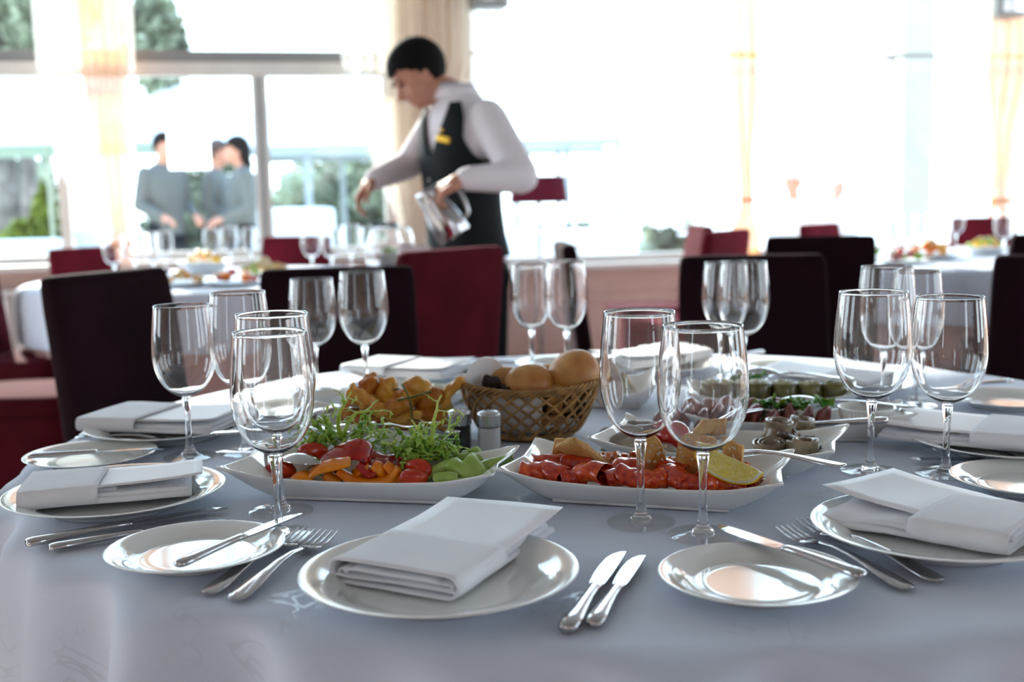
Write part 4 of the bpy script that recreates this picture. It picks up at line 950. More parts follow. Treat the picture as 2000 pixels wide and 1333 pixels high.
strip('orange_pepper', [(700, 872, .04), (716, 882, .04), (724, 896, .03)], .014, .004, 'orapep', 'orange pepper edge showing behind the arched red one', YA)
strip('orange_pepper', [(760, 938), (785, 932), (790, 944)], .012, .006, 'orapep', 'orange pepper piece left of the tomato', YA - .025)
strip('orange_pepper', [(690, 930), (706, 916), (722, 912)], .014, .006, 'orapep', 'orange pepper slice under the small red tip', YA - .015)
strip('orange_pepper', [(795, 940), (770, 922), (752, 906)], .013, .006, 'orapep', 'orange pepper slice leaning against the right tomato wedge', YA - .02)
strip('red_pepper', [(775, 905, .02), (795, 912, .01), (812, 902, .01)], .014, .006, 'redpep', 'red pepper slice between the orange knob and the frisee', YA)
strip('red_pepper', [(640, 918), (655, 926), (672, 930)], .012, .005, 'redpep', 'dark red pepper slice behind the short orange chunk', YA - .01)
def wedge(px, py, Y, r, rz, lab, m='tomato', sc=(1, .6, .7), grp='tomato wedges on the front left platter'):
    g = jitter(ico((0, 0, 0), r, 3, sc), .003, 70, int(px)); o = obj('tomato_wedge', g, M[m]); o.location = atY(px, py, Y); o.rotation_euler = (.3, .2, rz); return tag(o, lab, 'tomato', grp)
wedge(612, 884, YA + .04, .021, .5, 'tomato wedge under the left frisee'); wedge(818, 917, YA - .02, .019, -.6, 'tomato wedge between pepper and celery'); wedge(800, 893, YA + .02, .018, .3, 'small tomato wedge below the right frisee')
wedge(548, 915, YA, .020, .1, 'tomato wedge seen through the front left glass stem'); wedge(808, 935, YA - .045, .018, .2, 'tomato chunk at the platter front')
def celery(a, b, r, lab, k=0, Y=YA - .02):
    A_, B_ = atY(a[0], a[1], Y + (a[2] if len(a) > 2 else 0)), atY(b[0], b[1], Y + (b[2] if len(b) > 2 else 0)); c = (A_ + B_) / 2; mid = c + Vector((0, 0, .003))
    P = smoothpath([A_ - c, mid - c, B_ - c], 5); n = len(P); V, Fc = tube(P, [r * (.92 + .08 * math.sin(i)) for i in range(n)], 12, .72)
    o = obj('celery_stick', jitter((V, Fc), .0012, 80, k), M['celery']); o.location = c; return tag(o, lab, 'celery', 'celery sticks on the front left platter')
for k, (a, b, r, lab) in enumerate([((820, 936), (896, 905), .011, 'long celery stick leaning left to right under the frisee'), ((848, 936, -.03), (893, 936, -.03), .0095, 'short square-cut celery stick at the platter front'),
    ((880, 908), (925, 938, -.02), .014, 'broad celery stick slanting down to the right'), ((912, 900), (942, 936, -.01), .016, 'widest pale celery piece at the right end'),
    ((938, 915, .01), (1003, 901, .01), .011, 'celery stick sticking out over the right rim'), ((880, 903, .03), (930, 898, .03), .012, 'celery stick lying behind the widest one'),
    ((850, 945, -.035), (925, 945, -.03), .007, 'thin celery stick along the front rim'), ((905, 890, .045), (945, 905, .03), .010, 'celery stick at the back of the heap'), ((925, 880, .05), (940, 900, .04), .008, 'celery end behind the heap')]): celery(a, b, r, lab, k)
def frond(p0, dir0, L, seed, w_=.0040):
    rd = random.Random(seed); parts = []
    def branch(p, d, L, w_, lvl):
        n = 7; pts = [p]; q = p.copy(); dd = d.copy()
        for i in range(n):
            dd = (dd + Vector((rd.gauss(0, .22), rd.gauss(0, .22), rd.gauss(0, .18) - .10))).normalized(); q = q + dd * L / n; pts.append(q.copy())
            if lvl < 2 and i > 0 and rd.random() < (.85 if lvl == 0 else .6):
                s = Vector((rd.gauss(0, 1), rd.gauss(0, 1), rd.gauss(0, 1))).normalized(); branch(q, (dd * .6 + s * .9).normalized(), L * rd.uniform(.22, .42), w_ * .7, lvl + 1)
        parts.append(tube(pts, [w_ * (1 - .75 * (i / n) ** 1.5) * (1 + .3 * (i % 2)) for i in range(n + 1)], 6, .32))
    branch(p0, dir0, L, w_, 0); return merge(*parts)
def tuft(px, py, Y, n, L, spread, lab, seed, dirs=None, grp='frisee tufts on the vegetable platter'):
    c = atY(px, py, Y); t = thing('frisee_lettuce', lab, 'lettuce', c, 0, grp); rd = random.Random(seed)
    for k in range(n):
        a = rd.uniform(0, 2 * PI); p0 = Vector((rd.uniform(-1, 1) * spread, rd.uniform(-.5, .5) * spread, rd.uniform(0, .01)))
        d = Vector((math.cos(a) * .9 + p0.x * 12, math.sin(a) * .5, rd.uniform(.25, 1.1))).normalized()
        obj('frond', frond(p0, d, L * rd.uniform(.6, 1.1), seed * 100 + k), M['frisee' if rd.random() < .55 else 'frisee2'], t)
    for k, (dx, dz, l) in enumerate(dirs or []):
        obj('frond', frond(Vector((0, 0, .01)), Vector((dx, 0, dz)).normalized(), l, seed * 100 + 50 + k, .0027), M['frisee2'], t)
    return t
tuft(668, 872, YA + .055, 22, .046, .030, 'large frisee tuft on the left, curling up over the red pepper', 3, [(-1, .25, .07), (-.4, 1, .075), (.5, 1, .07), (1, .7, .07)])
tuft(838, 895, YA + .01, 40, .036, .032, 'dense frisee tuft on the right, resting on the celery', 5, [(.1, 1, .075), (1, .35, .065), (-.3, 1, .05), (-1, -.1, .04)])
# serving spoons in and beside the platters
def sp(pe, pt, lab, L=None, **k): return lay(spoon(lab, L=(pt - pe).length if L is None else L, **k), pe, pt)
Dd = lambda x, y, Y: atY(x, y, Y)
sp(Dd(428, 886, 1.51), Dd(626, 922, 1.39), 'serving spoon with broad handle end resting on the left rim of the vegetables', bowlup=False)
sp(Dd(412, 852, 1.55), Dd(640, 858, 1.56), 'spoon whose handle curves out left below the fried fish', L=.23, bowlup=False)
for k, (x, y, Y, x2, y2, lab) in enumerate([(700, 800, 1.62, 620, 805, 'inverted dark-reflecting spoon just left of the fried fish'), (690, 850, 1.52, 560, 860, 'inverted spoon behind the left frisee'), (820, 838, 1.5, 700, 856, 'spoon with shining bowl behind the left frisee, middle'), (860, 830, 1.52, 760, 852, 'spoon behind the left frisee, right and nearest the pepper pot'), (890, 850, 1.50, 800, 850, 'spoon lying in front of the fried fish, next to the shaker'), (560, 838, 1.6, 660, 812, 'spoon with a dark inverted bowl by the sauce bowl')]):
    a = Dd(x, y, Y); a.z = max(a.z, TT + .002); b = at(x2, y2, TT + .006); d = (b - a); b = a + d.normalized() * .2; b.z = TT + .012; sp(a, b, lab, L=.2, bowlup=False)
sp(Dd(1640, 912, 1.33), Dd(1425, 895, 1.37), 'placeholder', L=.01).name = 'tmpx'
def rmtree(o):
    for c_ in list(o.children): rmtree(c_)
    bpy.data.objects.remove(o)
rmtree(bpy.data.objects['tmpx'])
lay(fork('serving fork with its handle over the right rim of the salmon', .22, 'serving spoons and forks'), Dd(1650, 917, 1.27), Dd(1418, 893, 1.40))
lay(knife('serving knife with rounded handle across the meat platter', .22, 'serving spoons and forks'), Dd(1735, 828, 1.52), Dd(1560, 840, 1.60))
lay(fork('large dark serving fork leaning beside the fish rolls', .25, 'serving spoons and forks'), Dd(1330, 862, 1.52), Dd(1480, 815, 1.62))
sp(Dd(1790, 800, 1.62), Dd(1590, 800, 1.72), 'inverted serving spoon on the sliced meat beside the ramekin', L=.22, bowlup=False)
sp(Dd(1660, 745, 1.85), Dd(1500, 740, 1.95), 'serving spoon arched over the aubergine rolls', L=.2, bowlup=False)

# ---------------------------------------------------------------- salmon on platter B
mB = plB.matrix_basis if False else Matrix.Translation(plB.location) @ Matrix.Rotation(plB.rotation_euler.z, 4, 'Z')
def onB(x, y, z): return mB @ Vector((x, y, z))
rzB = plB.rotation_euler.z
def salmon_roll(x, y, z, r, L, ang, m, lab, seed):
    rd = random.Random(seed); P = []
    for i in range(15):
        t = i / 14 * 2 * PI * 1.25; rr = r * (1 - .045 * i); P.append((rr * math.cos(t), rr * math.sin(t) * .8))
    V, Fc = [], []; nx = 7
    for i in range(nx):
        xx = (i / (nx - 1) - .5) * L
        for p in P: V.append(Vector((xx, p[0] * (1 + .15 * math.sin(i * 1.7 + seed)), p[1] * (1 + .12 * math.cos(i * 2.1 + seed)))) + Vector((0, 0, r * .8)))
    n = len(P); Fc = [(i * n + k, i * n + k + 1, (i + 1) * n + k + 1, (i + 1) * n + k) for i in range(nx - 1) for k in range(n - 1)]
    o = solid(obj('salmon_slice', jitter((V, Fc), .0045, 55, seed), M[m]), .002, 0); subd(o, 1)
    o.location = onB(x, y, z); o.rotation_euler = (rd.uniform(-.2, .2), rd.uniform(-.15, .15), rzB + ang); return tag(o, lab, 'smoked salmon', 'smoked salmon rolls on the front right platter')
pos = ['leftmost in the front row', 'second from left in the front row', 'third from left, before the pale toast', 'fourth from left with a pale gleam', 'left of the tall glass stem', 'right behind the tall glass stem', 'under the brown toast', 'sixth cluster under the seeded toast', 'left of the wide glass stem', 'beneath the lemon wedge', 'rightmost beyond the lemon wedge']
for k, p_ in enumerate(pos):
    x = -.128 + k * .0238; salmon_roll(x, -.044 + .004 * math.sin(k * 2), .013 + .004 * (k % 2), .0178 + .002 * (k % 3 == 0), .036, [.2, -.5, .6, -.3, .9, -.2, .5, -.7, .1, .7, -.3][k], 'salmon' if k % 3 else 'salmon2', 'folded smoked salmon roll ' + p_, k + 1)
for k, (x, p_) in enumerate(((-.12, 'upper left behind the front row'), (-.085, 'behind the pale toast'), (-.02, 'in the back row left of the brown toast'), (.03, 'in the back row between the toasts'), (.09, 'in the back row behind the lemon'))):
    salmon_roll(x, -.010, .020, .017, .038, .4 - k * .3, 'salmon', 'smoked salmon roll ' + p_, 20 + k)
def crumbs(n, c, sx_, sy_, sz_, lab, seed, m='crumb', s=.0035, cat='salsa', mm=mB):
    rd = random.Random(seed); P = []
    for i in range(n):
        a = rd.uniform(0, 2 * PI); q = rd.random() ** .5; p = Vector((q * math.cos(a) * sx_, q * math.sin(a) * sy_, (1 - q * q) * sz_ * rd.uniform(.6, 1)))
        P.append(xf(box(-s, -s * .8, -s * .6, s, s * .8, s * .6), Matrix.Translation(p) @ Matrix.Rotation(rd.uniform(0, 6), 4, (rd.random(), rd.random(), rd.random() + .1)) @ Matrix.Scale(rd.uniform(.5, 1.1), 4)))
    o = stuff(obj('chopped_' + cat.split()[0], merge(*P), M[m], None, False)); o.matrix_world = mm @ Matrix.Translation(c); return tag(o, lab, cat)
crumbs(420, (-.02, .022, .016), .115, .028, .030, 'finely chopped tomato salsa heaped behind the salmon', 4)
crumbs(160, (.10, .008, .016), .042, .030, .030, 'chopped tomato and onion heaped behind the lemon wedge', 5)
def slab(pts, th, m, lab, loc, rot, name='toast_piece', seeds=0, sd=1, grp='toast pieces on the salmon platter', cat='toast'):
    n = len(pts); V = [Vector((x, -th / 2, z)) for x, z in pts] + [Vector((x, th / 2, z)) for x, z in pts]
    Fc = [tuple(range(n)), tuple(range(n, 2 * n))[::-1]] + [(i, n + i, n + (i + 1) % n, (i + 1) % n) for i in range(n)]
    bm = bmesh.new(); vs = [bm.verts.new(v) for v in V]
    for f in Fc: bm.faces.new([vs[i] for i in f])
    bmesh.ops.bevel(bm, geom=bm.edges[:], offset=th * .16, segments=2, affect='EDGES'); bmesh.ops.triangulate(bm, faces=bm.faces); bmesh.ops.subdivide_edges(bm, edges=bm.edges, cuts=2)
    bmesh.ops.recalc_face_normals(bm, faces=bm.faces); bm.verts.index_update()
    g = ([v.co.copy() for v in bm.verts], [tuple(v.index for v in f.verts) for f in bm.faces]); bm.free()
    o = obj(name, jitter(g, .0022, 90, sd), M[m]); o.location = loc; o.rotation_euler = rot; tag(o, lab, cat, grp)
    if seeds:
        rd = random.Random(sd); xs = [p[0] for p in pts]; zs = [p[1] for p in pts]
        P = [xf(ico((0, 0, 0), .0016, 1, (1.5, .6, 1)), Matrix.Translation((rd.uniform(min(xs) * .7, max(xs) * .7), -th / 2 - .0006, min(zs) + (max(zs) - min(zs)) * rd.uniform(.35, .9))) @ Matrix.Rotation(rd.uniform(0, 3), 4, 'Y')) for i in range(seeds)]
        stuff(obj('seeds', merge(*P), M['seed'], o))
    return o
slab([(-.034, .012), (.028, -.018), (.036, -.010), (.006, .018), (-.008, .030), (-.016, .024)], .010, 'toastpale', 'pale triangular toast piece at the left of the salmon', onB(-.080, .000, .042), (.5, .1, rzB), sd=2)
slab([(-.012, -.01), (.01, -.012), (.012, .012), (-.008, .014)], .010, 'toast', 'small browned toast corner behind the pale triangular one', onB(-.112, .025, .046), (.3, 0, rzB + .3), sd=3)
slab([(-.016, -.022), (.020, -.020), (.008, .018), (-.002, .028), (-.016, .022)], .012, 'toast', 'browned upright toast behind the tall glass stem', onB(.010, -.010, .048), (.15, .05, rzB + .25), seeds=16, sd=4)
slab([(-.026, -.012), (-.006, -.026), (.022, -.02), (.024, .016), (-.012, .03), (-.020, .020)], .011, 'toast', 'golden seeded toast behind the wide glass stem', onB(.060, -.008, .052), (.12, -.1, rzB + .1), seeds=18, sd=5)
slab([(-.012, -.018), (.014, -.018), (.016, .016), (-.008, .022)], .011, 'toast', 'small seeded toast just right of the wide glass stem', onB(.096, .012, .048), (.1, .1, rzB - .3), seeds=8, sd=6)
slab([(-.03, -.008), (.028, -.008), (.028, .018), (-.012, .018), (-.024, .006)], .010, 'toast', 'golden bread piece seen through the wide wine glass', at(1388, 845, .80), (.1, 0, .1), sd=7, grp='toast pieces behind the glass')
def lemon_wedge(loc, rot, R, lab, name='lemon_wedge', ang=1.15):
    t = thing(name, lab, 'lemon', loc, 0, 'lemon wedges'); t.rotation_euler = rot
    def sh(r, z0=0):  # crescent wedge: axis along X, cut faces meet at the axis
        def fn(a, b):
            th = -ang / 2 + ang * a - PI / 2; u = (b - .5) * 2; rr = r * math.sqrt(max(0, 1 - u * u)) ** .9; return (u * r * 1.5, rr * math.cos(th), rr * math.sin(th))
        return fn
    obj('rind', solidify_shell(grid(sh(R), 10, 25), grid(sh(R * .95), 10, 25)), M['lemonrind'], t)
    obj('pith', solidify_shell(grid(sh(R * .95), 10, 25), grid(sh(R * .86), 10, 25)), M['lemonpith'], t)
    V = [Vector((u * R * .86 * 1.5, 0, 0)) for u in [(-1 + 2 * i / 24) for i in range(25)]]; g = grid(sh(R * .86), 10, 25); n = len(g[0]); Fc = list(g[1])
    for i in range(24): Fc += [(n + i, n + i + 1, (i + 1) * 10, i * 10), (i * 10 + 9, (i + 1) * 10 + 9, n + i + 1, n + i)]
    obj('flesh', jitter((g[0] + V, Fc), .0008, 200, 3), M['lemonflesh'], t); return t
def solidify_shell(a, b):
    n = len(a[0]); nu = 10; nv = n // nu; Fc = list(a[1]) + [tuple(n + i for i in f[::-1]) for f in b[1]]
    for j in range(nv - 1):
        for e in (0, nu - 1): q = (j * nu + e, (j + 1) * nu + e, n + (j + 1) * nu + e, n + j * nu + e); Fc.append(q)
    return a[0] + b[0], Fc
lw = lemon_wedge(onB(.104, -.064, .064), (math.radians(44), math.radians(22), rzB + .05), .027, 'juicy lemon wedge leaning at the right end of the salmon', ang=1.3)
lw2 = lemon_wedge(atY(886, 800, 1.66), (math.radians(20), math.radians(75), .2), .022, 'lemon wedge standing at the right end of the fried fish')
# ---------------------------------------------------------------- platter C : fish rolls
def fishroll(px, py, Y, r, h, lab, seed, tilt=0.0):
    t = thing('fish_roll', lab, 'fish roll', atY(px, py, Y), 0, 'rolled pickled fish on the rear platter'); t.rotation_euler = (tilt, tilt * .5, seed)
    P = [Vector((r * (1 - .018 * i) * math.cos(i * .42), r * (1 - .018 * i) * math.sin(i * .42), 0)) for i in range(34)]
    V, Fc = [], []
    for j in range(6):
        for p in P: V.append(p * (1 + .06 * math.sin(j * 1.1 + seed)) + Vector((0, 0, (j / 5 - .5) * h)))
    n = len(P); Fc = [(j * n + k, j * n + k + 1, (j + 1) * n + k + 1, (j + 1) * n + k) for j in range(5) for k in range(n - 1)]
    o = solid(obj('fillet', jitter((V, Fc), .004, 60, seed), M['fish'], t), .004, 0); subd(o, 1)
    V = [Vector((r * 1.12 * math.cos(i * .3 + 3.4), r * 1.12 * math.sin(i * .3 + 3.4), z + .004 * math.sin(i * .8 + seed))) for z in (-.12 * h, .0, .14 * h) for i in range(11)]
    solid(obj('skin_stripe', (V, [(j * 11 + k, j * 11 + k + 1, (j + 1) * 11 + k + 1, (j + 1) * 11 + k) for j in range(2) for k in range(10)]), M['fishskin'], t), .001)
for k, (x, y, Y, r, h, lab, ti) in enumerate([(1520, 846, 1.49, .021, .036, 'topmost fish roll standing on the stack', .15), (1504, 884, 1.46, .022, .03, 'fish roll at the lower left of the stack', -.1), (1570, 880, 1.45, .021, .03, 'fish roll at the lower right front of the stack', .1),
      (1562, 838, 1.56, .018, .032, 'fish roll behind the topmost one', -.2), (1588, 862, 1.53, .018, .03, 'fish roll at the right rear of the stack', .2), (1540, 868, 1.53, .020, .03, 'fish roll in the middle rear of the stack', 0)]): fishroll(x, y, Y, r, h, lab, k + 1, ti)
o = obj('cherry_tomato', ico((0, 0, 0), .021, 3, (1.15, 1, .95)), M['cherry']); o.location = atY(1312, 852, 1.52); tag(o, 'bright red cherry tomato between the two front right wine glasses', 'tomato')
for k, (x, y, Y, lab) in enumerate([(1215, 868, 1.50, 'grey-brown mushroom slice nearest the tall glass stem'), (1262, 858, 1.53, 'mushroom slice behind the tall glass stem'), (1196, 852, 1.58, 'mushroom slice furthest left on the rear platter'), (1300, 880, 1.49, 'mushroom slice below the cherry tomato'), (1395, 868, 1.50, 'rounded mushroom slice right of the cherry tomato'), (1240, 835, 1.6, 'mushroom slice at the back of the rear platter')]):
    o = obj('mushroom_slice', jitter(ico((0, 0, 0), .026, 3, (1.1, .75, .32)), .004, 60, k), M['mushroom']); o.location = atY(x, y, Y); o.rotation_euler = (.4, .1 * k - .2, k * .5); tag(o, lab, 'mushroom', 'mushroom slices on the rear platter')
# platter D : meat slices, parsley
for k in range(10):
    x = 1300 + k * 34; o = obj('meat_slice', jitter(ico((0, 0, 0), .022, 3, (.42, 1.05, .95)), .006, 70, k), M['meat']); o.location = atY(x, 822 - (k % 2) * 6, 1.63 + .01 * (k % 2)); o.rotation_euler = (.3, .45, -.5 + .1 * (k % 3))
    tag(o, 'pink meat slice, ' + ['first', 'second', 'third', 'fourth', 'fifth', 'sixth', 'seventh', 'eighth', 'ninth', 'tenth'][k] + ' from the left in the front row', 'sliced meat', 'sliced meat on the rear platter')
for k in range(5):
    o = obj('meat_slice', jitter(ico((0, 0, 0), .02, 3, (.9, 1.0, .8)), .004, 60, k + 20), M['meat']); o.location = atY(1345 + k * 42, 796 + (k % 2) * 4, 1.70)
    tag(o, 'darker meat slice, ' + ['leftmost', 'second', 'third', 'fourth', 'rightmost'][k] + ' of the row behind the parsley', 'sliced meat', 'sliced meat on the rear platter')
def parsley(px, py, Y, n, s, lab, seed):
    c = atY(px, py, Y); t = thing('parsley_sprig', lab, 'parsley', c, 0, 'parsley on the meat'); rd = random.Random(seed)
    for k in range(n):
        a = rd.uniform(0, 2 * PI); R_ = s * rd.uniform(.5, 1); V = [Vector((0, 0, 0))]; m_ = 11
        for i in range(m_): th = 2 * PI * i / m_; q = R_ * (.62 + .38 * (i % 2)); V.append(Vector((q * math.cos(th), q * math.sin(th), .15 * q * math.sin(3 * th))))
        g = (V, [(0, i + 1, (i + 1) % m_ + 1) for i in range(m_)]); mm_ = Matrix.Translation((rd.uniform(-1, 1) * s * 1.6, rd.uniform(-.6, .6) * s, rd.uniform(0, .8) * s)) @ Matrix.Rotation(rd.uniform(-1, 1), 4, 'X') @ Matrix.Rotation(rd.uniform(-1, 1), 4, 'Y')
        solid(obj('leaf', xf(g, mm_), M['parsley'], t, False), .0006)
parsley(1530, 800, 1.65, 16, .016, 'parsley sprig at the middle of the meat platter', 1); parsley(1585, 798, 1.65, 12, .015, 'parsley sprig next to the inverted spoon', 2); parsley(1470, 744, 1.92, 8, .013, 'green sprig on the aubergine rolls', 3); parsley(1490, 798, 1.66, 8, .013, 'parsley sprig at the left of the meat', 4)
for k, x in enumerate((1392, 1432, 1478, 1530, 1580, 1628)):
    t = thing('aubergine_roll', 'stuffed aubergine roll, ' + ['first', 'second', 'third', 'fourth', 'fifth', 'last'][k] + ' from the left at the far right platter', 'vegetable roll', atY(x, 764 + (k > 2) * 2, 1.87), .3 * k, 'aubergine rolls on the far platter')
    obj('wrap', jitter(lathe([(0, -.017), (.021, -.017), (.0225, 0), (.021, .015), (.019, .016), (.018, .011), (0, .011)], 24), .002, 80, k), M['aub'], t); obj('herb_topping', jitter(ico((0, 0, .013), .018, 3, (1, 1, .35)), .004, 150, k), M['filling'], t)
mF = Matrix.Translation(plF.location) @ Matrix.Rotation(plF.rotation_euler.z, 4, 'Z')
crumbs(420, (-.005, 0, .008), .05, .035, .045, 'pale grain salad with red specks heaped in the white dish', 8, 'grain', .004, 'salad', mF)
mH = Matrix.Translation(plH.location) @ Matrix.Rotation(plH.rotation_euler.z, 4, 'Z')
crumbs(200, (0, 0, .006), .07, .03, .018, 'sliced vegetables in the dish behind the fried fish', 9, 'filling', .007, 'vegetables', mH)

# ---------------------------------------------------------------- fried fish on platter G
def lump(pts, r, m, lab, seed, Y, name='fried_fish', knobs=9):
    rd = random.Random(seed); P = [atY(x, y, Y + (q[0] if q else 0)) for x, y, *q in pts]; c = sum(P, Vector()) / len(P); Q = smoothpath([p - c for p in P], 3)
    g = [ico(q, r * rd.uniform(.85, 1.15), 2) for q in Q]
    for i in range(knobs): q = rd.choice(Q); g.append(ico(q + Vector((rd.uniform(-1, 1), rd.uniform(-1, .3), rd.uniform(-.4, 1))).normalized() * r * .85, r * rd.uniform(.35, .55), 2))
    o = remesh(obj(name, jitter(merge(*g), .0045, 95, seed), M[m]), .0020, 1); o.location = c; tag(o, lab, 'fried fish', 'battered fried fish pieces'); return o
YG = 1.66
for k, a in enumerate([([(690, 770), (730, 795), (780, 815), (810, 815, -.01)], .013, 'friedlight', 'long pale fried piece slanting down in front of the heap', -.03), ([(680, 812), (690, 785), (715, 765), (722, 748)], .0125, 'fried', 'fried piece rising at the left end of the heap', 0), ([(750, 790), (752, 768), (762, 752)], .014, 'friedlight', 'knobbly fried piece standing left of the chives', 0),
    ([(790, 805), (800, 775), (812, 755), (828, 762)], .0145, 'friedlight', 'large pale fried piece in the middle under the chives', 0), ([(830, 810), (838, 785), (855, 775)], .0145, 'fried', 'browned fried piece right of the middle', 0), ([(770, 800, -.02), (785, 790, -.02)], .012, 'fried', 'small round fried knob at the front centre', -.02),
    ([(862, 800), (872, 775), (888, 755), (896, 745)], .009, 'friedlight', 'slim fried piece pointing up at the right end', 0), ([(700, 820), (740, 822), (790, 824)], .012, 'fried', 'dark fried piece lying at the bottom left', -.01), ([(820, 820), (860, 818)], .013, 'fried', 'dark fried piece lying at the bottom right', -.01), ([(720, 790, .04), (780, 775, .05), (840, 780, .05)], .015, 'fried', 'fried piece at the back of the heap', .02)]):
    lump(a[0], a[1], a[2], a[3], k + 1, YG + a[4])
M['chive'] = food('chives', (44, 92, 30), rough=.5)
for k, (pts, lab) in enumerate([([(776, 782), (810, 775), (842, 765)], 'chive lying level across the fried fish'), ([(785, 750), (800, 780), (806, 825)], 'chive hanging down over the fried fish'), ([(768, 762), (780, 760)], 'short chive bit on the pale fried piece')]):
    P = [atY(x, y, YG - .052) for x, y in pts]; tag(obj('chive', tube(smoothpath(P, 5), .0014, 6), M['chive']), lab, 'chive', 'chives on the fried fish')

# ---------------------------------------------------------------- shakers
M['pepper'] = mat('ground_pepper', srgb(52, 46, 42), rough=.9, var=.3, vscale=400, bump=.8, bscale=600); M['salt'] = mat('salt', srgb(236, 238, 240), rough=.9, var=.04, vscale=400, bump=.5, bscale=600)
for px, py, fillm, lab in ((899, 890, 'pepper', 'glass pepper shaker with steel cap, left of the salt'), (957, 893, 'salt', 'glass salt shaker with steel cap beside the bread basket')):
    t = thing('shaker', lab, 'shaker', at(px, py, TT), 0, 'salt and pepper shakers'); R = .0162
    obj('glass_body', lathe(tight([(0, 0), (R - .001, 0), (R, .001), (R, .046), (R - .0009, .046), (R - .0009, .0035), (R - .0019, .003), (0, .003)]), 40), M['thinglass'], t)
    obj('contents', lathe(tight([(0, .0034), (R - .0013, .0042), (R - .0013, .042 if fillm == 'salt' else .0415), (0, .042)]), 32), M[fillm], t)
    obj('cap', lathe(tight([(R + .0006, .0445), (R + .0008, .045), (R + .0008, .0605), (R, .0622), (R * .8, .0640), (R * .5, .0655), (0, .0660)]), 40), M['satin'], t)
    for k in range(5): a = k * 2 * PI / 5; obj('pour_hole', tr(lathe([(0, 0), (.0011, 0), (.0011, .0012), (0, .0012)], 8), .005 * math.cos(a), .005 * math.sin(a), .0648), M['vest'], t)

# ---------------------------------------------------------------- bread basket
bc = at(1037, 868, TT); bc.y += .06
bk = thing('bread_basket', 'oval woven wicker bread basket in the middle of the table', 'basket', bc, -.05); AX, AY, BH = .1035, .078, .072
def bas(an, t, off=0):
    rx = (.060 + (AX - .060) * (t ** .55)) + off; ry = (.048 + (AY - .048) * (t ** .55)) + off
    z = .004 + t * (BH + .008 * math.cos(an) ** 2 * t); return Vector((rx * math.cos(an), ry * math.sin(an), z))
NS = 24
for s in (1, -1):
    for k in range(NS):
        P = []
        for j in range(13):
            t = j / 12; an = 2 * PI * (k / NS) + s * t * .95; P.append(bas(an, t, .0012 * s + .0008 * math.sin(j * PI)))
        obj('wicker_strand', tube(P, .0023, 6), M['wicker'], bk)
for tz, r in ((.02, .0022), (.06, .0018)): obj('base_ring', tube([bas(2 * PI * i / 60, tz, .001) for i in range(61)], r, 6), M['wicker'], bk)
for q in range(5):
    obj('rim_braid', tube([bas(2 * PI * i / 180, 1 + .055 * math.sin(i * .42 + q * 1.256), .0038 * math.cos(i * .42 + q * 1.256)) for i in range(181)], .0021, 6), M['wicker'], bk)
obj('basket_floor', tr(lathe([(0, 0), (1, 0), (1, .002), (0, .002)], 40, sx=.061, sy=.049), 0, 0, .001), M['wicker'], bk)
ln = thing('basket_liner', 'white cloth lining the bread basket, rounded lobes standing up at both ends', 'napkin', bc, -.05)
def liner(a, b):
    an = 2 * PI * a; t = .04 + .86 * b; p = bas(an, t, -.006 - .004 * abs(math.sin(an * 5 + b * 3))); return p + Vector((0, 0, .004))
lg = grid(liner, 80, 14, True); lg = (lg[0], [f for f in lg[1] if .42 < ((f[0] % 80) / 80) < .78 or f[0] < 240])
M['liner'] = mat('white_liner_linen', srgb(248, 248, 250), rough=.8)
solid(obj('liner_cloth', lg, M['liner'], ln), .0015)
def lobe(c, rx, rz_, yaw, lean):
    mm_ = Matrix.Translation(c) @ Matrix.Rotation(yaw, 4, 'Z') @ Matrix.Rotation(lean, 4, 'Y')
    def fn(a, b):
        an = 2 * PI * a; r = b; return mm_ @ Vector((rx * r * math.cos(an), -.007 * (1 - r * r) * -1, rz_ * r * math.sin(an)))
    return grid(fn, 40, 10, True)
def loberim(c, rx, rz_, yaw, lean):
    mm_ = Matrix.Translation(c) @ Matrix.Rotation(yaw, 4, 'Z') @ Matrix.Rotation(lean, 4, 'Y')
    return tube([mm_ @ Vector((rx * math.cos(q * PI / 20), 0, rz_ * math.sin(q * PI / 20))) for q in range(41)], .0022, 8)
obj('lobe_hem', loberim(atY(950, 748, bc.y - .01) - bc, .038, .036, .75, .5), M['liner'], ln)
LI = atY(950, 748, bc.y - .01) - bc; RI = atY(1178, 748, bc.y + .01) - bc
solid(obj('raised_lobe', lobe(LI, .038, .036, .75, .5), M['liner'], ln), .0022); solid(obj('raised_lobe', lobe(RI, .024, .040, -.5, -.3), M['liner'], ln), .0022)
def bun(x, y, z, r, lab, seed, sc=(1.12, 1, .84), rot=(0, 0, 0)):
    def sh(v): return v
    o = obj('bread_roll', jitter(ico((0, 0, 0), r, 4, sc), .003, 28, seed), M['roll']); o.location = bc + Vector((x, y, z - .012)); o.rotation_euler = rot; tag(o, lab, 'bread roll', 'bread rolls in the basket')
bun(.000, -.022, .094, .034, 'round golden bread roll in the middle of the basket', 1); bun(.066, -.006, .104, .040, 'largest bread roll leaning at the right of the basket', 2, (1.0, 1, .9), (0, -.5, .2))
bun(-.035, .022, .088, .030, 'bread roll behind, left of the middle one', 3); bun(.034, .026, .090, .030, 'bread roll behind, between the two front rolls', 4); bun(.040, -.034, .072, .026, 'bread roll low at the front right of the basket', 5)
bun(-.05, -.005, .045, .030, 'bread roll deep in the left of the basket', 6); bun(.02, -.02, .040, .03, 'bread roll at the bottom of the basket', 7)
